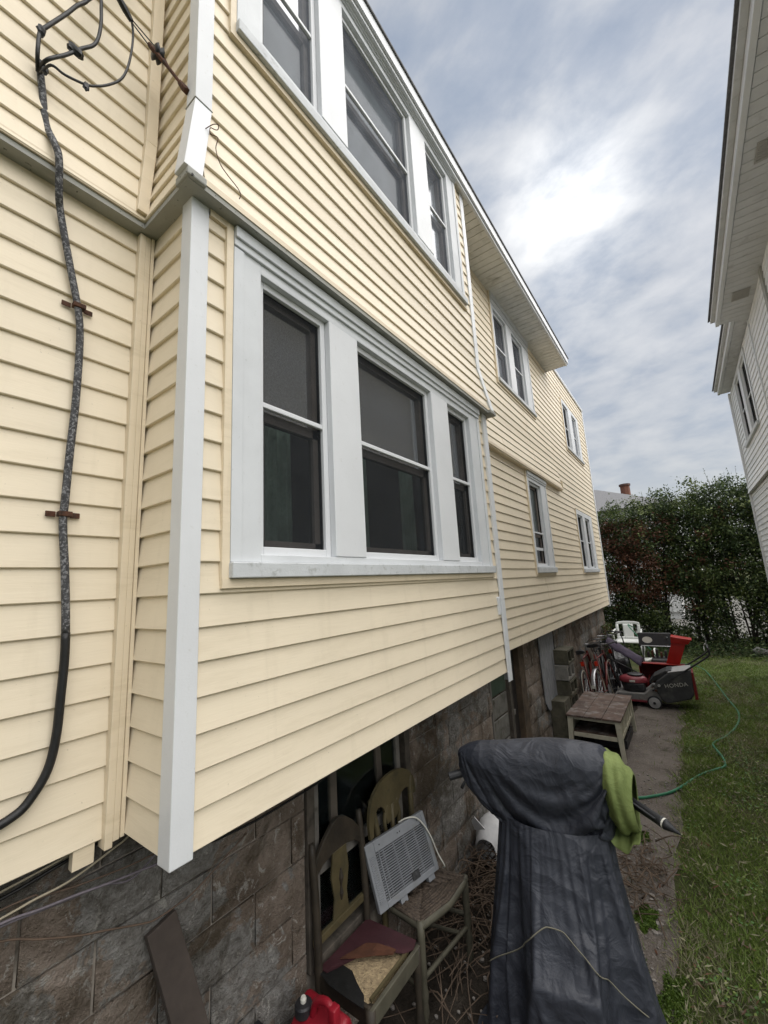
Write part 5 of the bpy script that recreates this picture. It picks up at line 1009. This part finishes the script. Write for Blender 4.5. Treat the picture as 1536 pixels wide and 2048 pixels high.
# ------------------------------------------------------------------ white plastic chair
M['resin'] = pmat('white_resin', (0.66,0.67,0.64), 0.45, 0.06, 8, 0.03, 60, (0.40,0.40,0.36), (0.62,0.85), 8)
pc_ = thing('plastic_chair', (-1.52,12.85,0), 'white moulded plastic armchair past the corner of the cream house', 'chair')
cx, cy = -1.52, 12.85
def back_pt(u, v_):   # u -1..1 across, v 0..1 up
    return (cx+u*(0.275+0.02*v_)*(1-0.18*max(0,v_-0.75)*4*abs(u)**2*0.4), cy+0.20+0.10*v_+0.05*(1-u*u)-0.05, 0.44+0.45*v_*(1-0.06*u*u))
def backpiece(us, vs_, name): MB().grid([[back_pt(u,v_) for u in us] for v_ in vs_]).build(name,'resin',pc_,smooth=True,solid=0.014)
backpiece([-0.42+0.84*i/6 for i in range(7)],[0.0+0.86*i/6 for i in range(7)],'back_panel')
backpiece([-1+2*i/14 for i in range(15)],[0.84,0.90,0.96,1.0],'back_top')
backpiece([-1,-0.88,-0.76],[0.10+0.76*i/6 for i in range(7)],'back_side'); backpiece([0.76,0.88,1],[0.10+0.76*i/6 for i in range(7)],'back_side')
backpiece([-1+2*i/14 for i in range(15)],[0.0,0.06,0.12],'back_bottom')
MB().grid([[(cx+0.29*u*(1-0.06*v_),cy-0.24+0.46*v_,0.43-0.015*math.cos(u*1.5)*math.sin(v_*3)-(0.04*max(0,0.15-v_)/0.15)) for u in [-1+i/4 for i in range(9)]] for v_ in [i/8 for i in range(9)]]).build('seat','resin',pc_,smooth=True,solid=0.02)
for s_ in (-1,1):
    MB().tube([(cx+s_*0.29,cy-0.23,0.42),(cx+s_*0.31,cy-0.26,0.2),(cx+s_*0.325,cy-0.28,0.0)],[0.03,0.026,0.022],8).build('leg','resin',pc_,smooth=True)
    MB().tube([(cx+s_*0.28,cy+0.22,0.42),(cx+s_*0.30,cy+0.27,0.2),(cx+s_*0.27,cy+0.31,0.0)],[0.03,0.026,0.022],8).build('leg','resin',pc_,smooth=True)
    MB().tube(smooth_path([(cx+s_*0.29,cy-0.24,0.40),(cx+s_*0.315,cy-0.25,0.60),(cx+s_*0.32,cy-0.05,0.655),(cx+s_*0.30,cy+0.24,0.68)],5),0.022,8).build('armrest','resin',pc_,smooth=True)
lz = thing('tipped_plastic_stool', (-1.12,12.2,0), 'white plastic stool tipped over between the plastic chair and snow blower', 'stool')
m = MB(); m.tube(smooth_path([(-1.32,12.2,0.06),(-1.24,12.15,0.05),(-1.10,12.15,0.05),(-0.98,12.2,0.10)],5),[0.035]*15+[0.03],8); m.build('leg','resin',lz,smooth=True)
MB().lathe([(0.15,0.0),(0.165,0.012),(0.165,0.035),(0.14,0.045)],(-0.95,12.3,0.17),'x',22).build('seat','resin',lz); m = MB(); m.tube([(-0.94,12.35,0.06),(-1.28,12.40,0.04)],0.03,8); m.build('leg','resin',lz,smooth=True)
# ------------------------------------------------------------------ hose, stone, loose bits
M['hose'] = pmat('green_garden_hose', (0.030,0.16,0.085), 0.45, 0.15, 20, 0.1, 60, (0.02,0.07,0.04), (0.6,0.8), 9)
hp = [(-1.30,12.4,0.80),(-1.42,12.3,0.88),(-1.25,12.0,0.70),(-0.98,11.9,0.35),(-0.75,12.1,0.03),(-0.35,12.1,0.03),(-0.052,11.675,0.03),(0.084,10.722,0.03),(0.224,9.236,0.03),(0.306,8.395,0.03),(0.24,7.756,0.028),(0.10,7.264,0.02),(-0.05,6.90,0.025),(-0.045,6.70,0.03),(0.015,6.40,0.03),(0.018,6.16,0.03),(-0.07,6.02,0.028),(-0.215,5.803,0.022),(-0.36,5.45,0.022),(-0.466,5.237,0.022),(-0.60,5.08,0.022),(-0.722,4.98,0.022),(-0.95,4.95,0.022),(-1.25,5.2,0.022)]
tag(MB().tube(smooth_path(hp,6), 0.0125, 8).build('garden_hose','hose',None,smooth=True), 'green garden hose winding through the grass and across the path', 'hose')
M['stone'] = pmat('grey_stone', (0.15,0.15,0.14), 0.95, 0.25, 14, 0.6, 60)
tag(lump((1.16,13.88,0.085),0.14,3.0,18,(1.35,1.0,0.72)).build('field_stone','stone',None,smooth=True), 'grey rounded stone lying at the edge of the ivy', 'stone')
# ------------------------------------------------------------------ vegetation and litter
def leaf_mesh(name, C, U, V, mats, mi, parent=None, base=(0,0,0), kind=None):
    """C centres, U half-length vectors, V half-width vectors: one pointed leaf (4 corners) each"""
    n = len(C); off = Vector((0,0,0)); q = parent
    while q is not None: off = off+q.location; q = q.parent
    sh = np.array(off if parent is not None else base)
    P = np.empty((n,4,3), np.float32); P[:,0] = C-U; P[:,1] = C+V-U*0.1; P[:,2] = C+U; P[:,3] = C-V-U*0.1; P -= sh
    me = bpy.data.meshes.new(name); me.vertices.add(n*4); me.vertices.foreach_set('co', P.ravel())
    me.loops.add(n*4); me.loops.foreach_set('vertex_index', np.arange(n*4, dtype=np.int32)); me.polygons.add(n)
    me.polygons.foreach_set('loop_start', np.arange(0,n*4,4,dtype=np.int32)); me.polygons.foreach_set('loop_total', np.full(n,4,dtype=np.int32))
    for m_ in mats: me.materials.append(M[m_])
    me.polygons.foreach_set('material_index', np.asarray(mi, dtype=np.int32)); me.update(); me.validate()
    o = bpy.data.objects.new(name, me); COL.objects.link(o); o.parent = parent
    if parent is None: o.location = base
    if kind: o['kind'] = kind
    return o
def unit(a): return a/np.maximum(1e-9, np.linalg.norm(a, axis=1, keepdims=True))
def leafmat(name, c, var=0.35):
    k = NB(name); v = k.vec(); col = k.ramp(k.noise(3.0, 4, 0.6, 0, v), [(0.3, tuple(x*(1-var) for x in c)), (0.7, tuple(x*(1+var) for x in c))])
    M[name] = k.set(col, 0.55, 0.3); tr = k.n('ShaderNodeBsdfTranslucent'); k.l(col, tr.inputs[0])
    ms = k.n('ShaderNodeMixShader'); ms.inputs[0].default_value = 0.25; k.l(k.b.outputs[0], ms.inputs[1]); k.l(tr.outputs[0], ms.inputs[2]); k.l(ms.outputs[0], k.out.inputs[0])
for nm, c in (('leaf_dark',(0.030,0.050,0.018)),('leaf_mid',(0.065,0.095,0.028)),('leaf_light',(0.12,0.15,0.046)),('leaf_brown',(0.12,0.055,0.032)),('leaf_dry',(0.13,0.105,0.070)),
              ('grass_green',(0.130,0.195,0.038)),('grass_light',(0.20,0.25,0.070)),('grass_dry',(0.25,0.235,0.145)),('clover',(0.090,0.180,0.048)),('moss',(0.055,0.095,0.012))): leafmat(nm, c, 0.3)
M['bark'] = pmat('grey_brown_bark', (0.050,0.040,0.032), 0.95, 0.4, 14, 0.6, 60)
def shrub(x, y, ztop, seed, label, brown=0.0, n=9000, half=(0.48,0.60), low=0.15):
    r_ = np.random.default_rng(seed); t = thing('hedge_shrub', (x,y,0), label, 'shrub', 'tall shrubs of the overgrown hedge'); tips = []
    for i in range(r_.integers(6,9)):
        a = r_.uniform(0,6.28); b0 = Vector((x+0.16*math.cos(a), y+0.14*math.sin(a), 0)); tp = Vector((x+r_.uniform(-half[0],half[0])*0.9, y+r_.uniform(-half[1],half[1])*0.7, ztop*r_.uniform(0.62,0.95)))
        m1 = b0.lerp(tp,0.4)+Vector((r_.uniform(-.1,.1),r_.uniform(-.1,.1),0.15)); P = smooth_path([b0,m1,tp],6); rr = [0.026*(1-0.8*q/len(P))+0.004 for q in range(len(P))]; rr = [q*r_.uniform(0.55,1.1) for _ in (0,) for q in rr]
        MB().tube(P, rr, 6).build('stem','bark',t,smooth=True); tips.append(P)
        for _ in range(3):
            k_ = int(r_.integers(3,len(P)-2)); d = Vector((r_.uniform(-.5,.5),r_.uniform(-.5,.5),r_.uniform(.2,.8))); q = [P[k_],P[k_]+d*0.35+Vector((0,0,.05)),P[k_]+d*0.8]; MB().tube(q,[0.012,0.008,0.003],5).build('branch','bark',t,smooth=True); tips.append(smooth_path(q,3))
    # leaf clumps spread through the crown
    nc = 300; cz = low+(ztop-low)*r_.beta(1.15,0.95,nc); w_ = np.where(cz > 1.6, 1.0, 0.8)
    cc = np.stack([x+r_.uniform(-1,1,nc)*half[0]*w_*1.15, y+r_.uniform(-1,1,nc)*half[1]*w_, cz-0.12*r_.random(nc)], 1)
    top = cc[:,2] > ztop-0.35; cc[top,2] += r_.uniform(-0.25,0.40,top.sum())*np.where(np.sin(cc[top,0]*7+seed) > 0,1.0,0.35)
    gap = ((np.abs(cc[:,0]+0.45) < 0.30) & (cc[:,2] > 0.55) & (cc[:,2] < 1.55)) | ((np.abs(cc[:,0]-1.02) < 0.20) & (cc[:,2] > 0.35) & (cc[:,2] < 1.35)); cc = cc[~gap]; nc = len(cc); idx = r_.integers(0,nc,n); C = cc[idx]+r_.normal(0,1,(n,3))*np.array([0.125,0.125,0.10])
    U = unit(r_.normal(0,1,(n,3))+np.array([0,0,-0.25]))*r_.uniform(0.026,0.050,(n,1)); Wv = unit(np.cross(U, r_.normal(0,1,(n,3))))*np.linalg.norm(U,axis=1,keepdims=True)*r_.uniform(0.42,0.62,(n,1))
    cb_ = r_.random(nc); mi = np.where(cb_[idx] < 0.45, 0, np.where(cb_[idx] < 0.83, 1, 2)); fl = r_.random(n); mi = np.where(fl < 0.12, r_.integers(0,3,n), mi)
    if brown:
        bz = np.clip((cc[:,2]-1.0)/0.6,0,1)*(cc[:,2] < ztop-0.30); isb = (r_.random(nc) < brown*bz)[idx]; mi = np.where(isb, 3, mi)
    leaf_mesh('crown', C, U, Wv, ['leaf_dark','leaf_mid','leaf_light','leaf_brown'], mi, t)
    # upright shoots above the clipped top
    Cs, Us, Vs = [], [], []
    for _ in range(int(r_.integers(5,10))):
        b = Vector((x+r_.uniform(-.5,.5), y+r_.uniform(-.3,.3), ztop-0.25)); h_ = r_.uniform(0.35,0.85); e = b+Vector((r_.uniform(-.12,.06),r_.uniform(-.05,.05),h_)); MB().tube([b,b.lerp(e,.5),e],[0.006,0.004,0.002],4).build('shoot','bark',t)
        for q in range(14): p = b.lerp(e, 0.25+0.75*q/14); u = r_.normal(0,1,3); u[2] = abs(u[2]); u /= np.linalg.norm(u); Cs.append(np.array(p)+u*0.02); Us.append(u*0.022); v2 = np.cross(u, r_.normal(0,1,3)); Vs.append(v2/np.linalg.norm(v2)*0.010)
    leaf_mesh('shoot_leaves', np.array(Cs), np.array(Us), np.array(Vs), ['leaf_mid','leaf_light'], r_.integers(0,2,len(Cs)), t)
HS = [(-2.75,15.1,3.9,'green hedge shrub half hidden behind the cream house corner',0.0),(-1.95,14.9,4.05,'green topped hedge shrub just past the cream house corner',0.25),(-1.30,14.75,4.00,'hedge shrub with a large patch of dead brown leaves',0.75),(-0.62,15.0,4.15,'hedge shrub with brown lower stems right of the dead patch',0.30),(0.05,15.05,4.35,'tall hedge shrub with upright shoots above the chain-link gap',0.08),(0.70,15.0,4.30,'dense green hedge shrub between the two chain-link gaps',0.05),(1.30,15.1,4.50,'tallest hedge shrub with a bushy crown in front of the white house corner',0.0),(1.95,15.0,4.25,'dark hedge shrub below the white house corner',0.0),(2.65,15.1,4.2,'dark hedge shrub behind the white house',0.0)]
for i, (x,y,zt,lb,br) in enumerate(HS): shrub(x,y,zt,100+i,lb,br,n=15000)
# ivy and weeds under the hedge
n = 15000; C = np.stack([rng.uniform(-1.9,3.2,n), 12.3+3.5*rng.beta(1.6,1.0,n), np.zeros(n)],1); keep = C[:,1] > 12.7+0.45*np.sin(C[:,0]*2.3)+rng.normal(0,0.25,n); C = C[keep]; n = len(C)
C[:,2] = 0.03+0.20*rng.random(n)*np.clip((C[:,1]-12.5)/1.5,0.15,1); U = unit(rng.normal(0,1,(n,3))*np.array([1,1,0.35]))*rng.uniform(0.022,0.045,(n,1)); Vv = unit(np.cross(U,np.array([0.2,0.1,1.0])+rng.normal(0,0.3,(n,3))))*rng.uniform(0.014,0.028,(n,1))
tag(leaf_mesh('ivy_ground_cover', C, U, Vv, ['leaf_dark','leaf_mid','leaf_dry'], np.where(rng.random(n) < 0.62,0,np.where(rng.random(n) < 0.9,1,2)), None, (0.5,14,0)), 'dark ivy and weeds covering the ground under the hedge', 'ivy', kind='stuff')
# weeds climbing at the far foundation corner
n = 1500; C = np.stack([-1.66+0.09*np.abs(rng.normal(0,0.6,n)), 9.9+1.0*rng.random(n), 1.1*rng.random(n)**1.3],1); U = unit(rng.normal(0,1,(n,3)))*rng.uniform(0.018,0.04,(n,1)); Vv = unit(np.cross(U,rng.normal(0,1,(n,3))))*rng.uniform(0.010,0.02,(n,1))
vine = thing('foundation_vine', (-1.6,10.7,0), 'leafy vine with red-brown leaves at the far end of the block foundation', 'vine'); leaf_mesh('leaves', C, U, Vv, ['leaf_mid','leaf_light','leaf_brown'], rng.choice(3,n,p=[0.5,0.2,0.3]), vine)
for i in range(7): x_ = -1.64+0.008*i; MB().tube(smooth_path([(x_,10.0+0.1*i,0),(x_-0.015,10.05+0.1*i,0.5),(x_-0.025,10.0+0.1*i,1.1)],4),0.006,5).build('stem','bark',vine)
# grass
def blades(n, x0, x1, y0, y1, hmin, hmax, wd):
    x = rng.uniform(x0,x1,n); y = rng.uniform(y0,y1,n); return x, y
def lawn():
    parts = []
    for n, y0, y1, sc in ((90000,2.0,5.0,1.0),(80000,5.0,9.0,1.25),(50000,9.0,13.4,1.7)):
        x = rng.uniform(-0.75,1.32,n); y = rng.uniform(y0,y1,n)
        e = np.array([-0.36+0.09*mnoise.noise((8.2,yy*3.5,0))+0.05*mnoise.noise((2.2,yy*11,3)) for yy in y[:2000]]); ey = np.interp(y, np.sort(y[:2000]), e[np.argsort(y[:2000])])
        dens = np.array([mnoise.noise((a*2.2,b*2.2,5.0)) for a, b in zip(x[::1], y[::1])])
        keep = ((x > ey+rng.normal(0,0.05,n)) | (rng.random(n) < 0.012)) & (rng.random(n) < np.clip(0.66+0.9*dens,0.25,1)) & ((y > 8.9) | (x > -0.75))
        keep |= (y > 9.2) & (x > -0.9) & (rng.random(n) < 0.5)
        parts.append((x[keep],y[keep],np.full(keep.sum(),sc)))
    x = np.concatenate([p[0] for p in parts]); y = np.concatenate([p[1] for p in parts]); sc = np.concatenate([p[2] for p in parts]); n = len(x)
    h = rng.uniform(0.022,0.062,n)*np.where(sc > 1.2,1.05,1.0); lean = rng.normal(0,1,(n,2))*0.75; a = rng.uniform(0,6.28,n); wd = rng.uniform(0.0016,0.0034,n)*sc
    up = np.stack([lean[:,0]*h,lean[:,1]*h,h],1); sd = np.stack([np.cos(a)*wd,np.sin(a)*wd,np.zeros(n)],1); C = np.stack([x,y,np.zeros(n)],1)
    r = rng.random(n); patch = np.array([mnoise.noise((p*1.6+9,q*1.6,2.0)) for p, q in zip(x,y)])
    mi = np.where(r < 0.55, 0, np.where(r < 0.80, 1, np.where(r < 0.90+0.0*patch, 2, 0))); mi = np.where((patch > 0.18) & (rng.random(n) < 0.45), 2, mi)
    leaf = leaf_mesh('lawn_grass', C+up*0.5, up*0.5, sd, ['grass_green','grass_light','grass_dry','clover'], mi, None, (0.4,6,0))
    return tag(leaf, 'short worn lawn grass with dry patches between the houses', 'grass', kind='stuff')
lawn()
n = 16000; x = rng.uniform(-0.4,1.3,n); y = 2.0+10.8*rng.random(n)**1.4; pn = np.array([mnoise.noise((a*1.9+3,b*1.9,7.0)) for a, b in zip(x,y)]); kp = (pn > 0.02) & (x > -0.33); x, y = x[kp], y[kp]; n = len(x)
C = np.stack([x,y,rng.uniform(0.012,0.045,n)],1); U = unit(rng.normal(0,1,(n,3))*np.array([1,1,0.3]))*rng.uniform(0.006,0.014,(n,1)); Vv = unit(np.cross(U,np.array([0,0,1.0])+rng.normal(0,0.25,(n,3))))*rng.uniform(0.006,0.011,(n,1))
tag(leaf_mesh('clover_patches', C, U, Vv, ['clover','grass_light','leaf_dry'], rng.choice(3,n,p=[0.68,0.22,0.10]), None, (0.4,6,0)), 'clover and broad weeds growing in the lawn', 'clover', kind='stuff')
# clippings, dead leaves, twigs
n = 5200; x = rng.uniform(-0.85,1.2,n); y = 2.1+9*rng.random(n)**1.5; kp = (x > -0.42) | (rng.random(n) < 0.22); x, y = x[kp], y[kp]; n = len(x)
C = np.stack([x,y,rng.uniform(0.014,0.05,n)*(x > -0.38)+0.014],1); U = unit(rng.normal(0,1,(n,3))*np.array([1,1,0.12]))*rng.uniform(0.008,0.034,(n,1)); Vv = unit(np.cross(U,np.array([0,0,1.0])+rng.normal(0,0.3,(n,3))))*rng.uniform(0.0018,0.007,(n,1))
tag(leaf_mesh('dry_clippings', C, U, Vv, ['leaf_dry','grass_dry','leaf_brown'], rng.choice(3,n,p=[0.45,0.35,0.20]), None, (0,5,0)), 'dry clippings and dead leaves scattered over lawn and path', 'leaf litter', kind='stuff')
def moss_patch(cx, cy, rx, ry, n):
    a = rng.uniform(0,6.28,n); r = np.sqrt(rng.random(n))*(0.75+0.45*np.sin(a*3+cx*9)*np.sin(a*2+cy*5)+0.25*rng.random(n)); C = np.stack([cx+np.cos(a)*r*rx,cy+np.sin(a)*r*ry,0.010+0.025*(1-r*r)*rng.random(n)],1); U = unit(rng.normal(0,1,(n,3)))*0.008; return C, U, unit(np.cross(U,rng.normal(0,1,(n,3))))*0.004
Q = [moss_patch(*a) for a in ((-0.53,3.38,0.07,0.13,2600),(-0.38,2.85,0.08,0.22,2600),(-0.62,4.3,0.05,0.12,900),(-0.55,2.95,0.05,0.1,900))]
tag(leaf_mesh('moss', *(np.concatenate([q[i] for q in Q]) for i in range(3)), ['moss','grass_green'], rng.choice(2,sum(len(q[0]) for q in Q),p=[0.85,0.15]), None, (-0.45,3,0)), 'bright green moss on the bare soil beside the scooter cover', 'moss', kind='stuff')
mb = MB()
for i in range(430):
    if i < 330: c = Vector((random.uniform(-1.66,-1.12), random.gauss(2.95,0.38), 0)); L_ = random.uniform(0.10,0.42); hz = 0.20*max(0,1-abs(c.y-3.0)/0.8)*max(0.1,(-1.05-c.x)/0.6)
    else: c = Vector((random.uniform(-0.75,-0.42), random.gauss(3.75,0.22), 0)); L_ = random.uniform(0.06,0.22); hz = 0.03
    a = random.uniform(0,6.28); d = Vector((math.cos(a),math.sin(a),random.uniform(-0.15,0.45))); z0 = 0.015+random.random()*hz; p0 = c+Vector((0,0,z0)); p1 = p0+d*L_*0.5+Vector((random.uniform(-.05,.05),random.uniform(-.05,.05),random.uniform(0,.06))); p2 = p0+d*L_+Vector((random.uniform(-.08,.08),random.uniform(-.08,.08),0))
    p1.z = max(p1.z,0.012); p2.z = max(p2.z,0.012); p0.x = max(p0.x,-1.67); p1.x = max(p1.x,-1.67); p2.x = max(p2.x,-1.67); r_ = random.uniform(0.0022,0.0055); mb.tube(smooth_path([p0,p1,p2],3),[r_,r_,r_*.9,r_*.8,r_*.7,r_*.6,r_*.5],5)
M['twig'] = pmat('dead_twig', (0.115,0.082,0.058), 0.95, 0.4, 9, 0.3, 90); tag(mb.build('dead_twigs','twig',None,smooth=True), 'heap of dead twigs and vines along the foundation by the scooter', 'twigs', kind='stuff')
mb = MB()
for i in range(620):
    c = (random.uniform(-1.6,-0.45), random.uniform(2.0,5.6), 0.012); r_ = random.uniform(0.004,0.013)*(1.7 if random.random() < 0.07 else 1); q = lump(c, r_, i*1.37, 6, (1.2,1,0.7)); mb.add(q.v, q.f)
M['pebble'] = pmat('pale_pebble', (0.22,0.20,0.18), 0.9, 0.5, 18, 0.2, 90); tag(mb.build('pebbles','pebble',None), 'small pale pebbles and grit scattered over dirt and path', 'pebbles', kind='stuff')
# ------------------------------------------------------------------ chain-link fence and what stands behind
M['fencewire'] = pmat('galvanised_wire', (0.42,0.43,0.43), 0.5, 0.1, 20, 0, metal=0.5)
fe = thing('chain_link_fence', (0,15.95,0), 'chain-link fence running behind the hedge', 'fence')
for x_ in (-4.5,-2.1,0.35,2.8,5.2): MB().tube([(x_,15.95,0),(x_,15.95,1.48)],0.026,10).build('post','fencewire',fe,smooth=True)
MB().tube([(-4.5,15.95,1.46),(5.2,15.95,1.46)],0.019,8).build('top_rail','fencewire',fe,smooth=True)
mb = MB(); sp_ = 0.075
for s_ in (-1,1):
    x_ = -4.5-1.4
    while x_ < 5.3+1.4:
        a = Vector((x_,15.945+0.004*s_,0.03)); b = Vector((x_+s_*1.42,15.945+0.004*s_,1.45)); mb.beam(a,b,0.0042,0.0042,(0,1,0)); x_ += sp_*1.414
o = mb.build('wire_mesh','fencewire',fe); o['kind'] = 'stuff'
M['paleyard'] = pmat('pale_concrete_yard', (0.13,0.125,0.11), 0.9, 0.2, 3, 0.2, 40); gsheet('paved_yard', [(-14,16.4),(14,16.4),(14,40),(-14,40)], 0.005, 'paleyard')
M['farwall'] = siding_mat('pale_grey_siding', (0.62,0.62,0.60), (0.35,0.34,0.32), 0.2); M['brick'] = pmat('red_brown_brick', (0.17,0.075,0.05), 0.9, 0.35, 30, 0.4, 60); M['brickdark'] = pmat('dark_brick', (0.10,0.055,0.045), 0.9, 0.35, 30, 0.4, 60)
fh = thing('far_house', (-4,26,0), 'distant pale house with grey shingle roof beyond the hedge', 'house')
siding(fh, '-y', 23.0, -9.0, -0.4, 0.3, 5.3, [(-2.6,-1.5,2.6,4.1)], 0.20, mat='farwall')
m = MB(); m.box(-9,-0.4,23.06,31,0,5.3); m.build('wall_block','farwall',fh)
fwn = MB(); fwn.box(-2.6,-1.5,22.99,23.05,2.6,4.1); fwn = fwn.build('window','white',fh); m = MB(); m.box(-2.5,-1.6,22.975,22.988,2.7,4.0); m.build('pane','dark',fwn)
m = MB(); m.hexa([(-9.4,22.6,5.25),(0.0,22.6,5.25),(0.0,31.4,5.25),(-9.4,31.4,5.25),(-6.2,26.2,7.0),(-3.6,26.2,7.0),(-3.6,27.8,7.0),(-6.2,27.8,7.0)]); rf = m.build('roof','roof',fh)
m = MB(); m.prism([(-2.17+0.24*math.cos(q*math.pi/4),26.6+0.24*math.sin(q*math.pi/4)) for q in range(8)],'z',5.4,7.02); ck = m.build('chimney','brick',rf)
m = MB(); m.prism([(-2.17+0.29*math.cos(q*math.pi/4),26.6+0.29*math.sin(q*math.pi/4)) for q in range(8)],'z',7.02,7.13); m.build('chimney_cap','brickdark',ck)
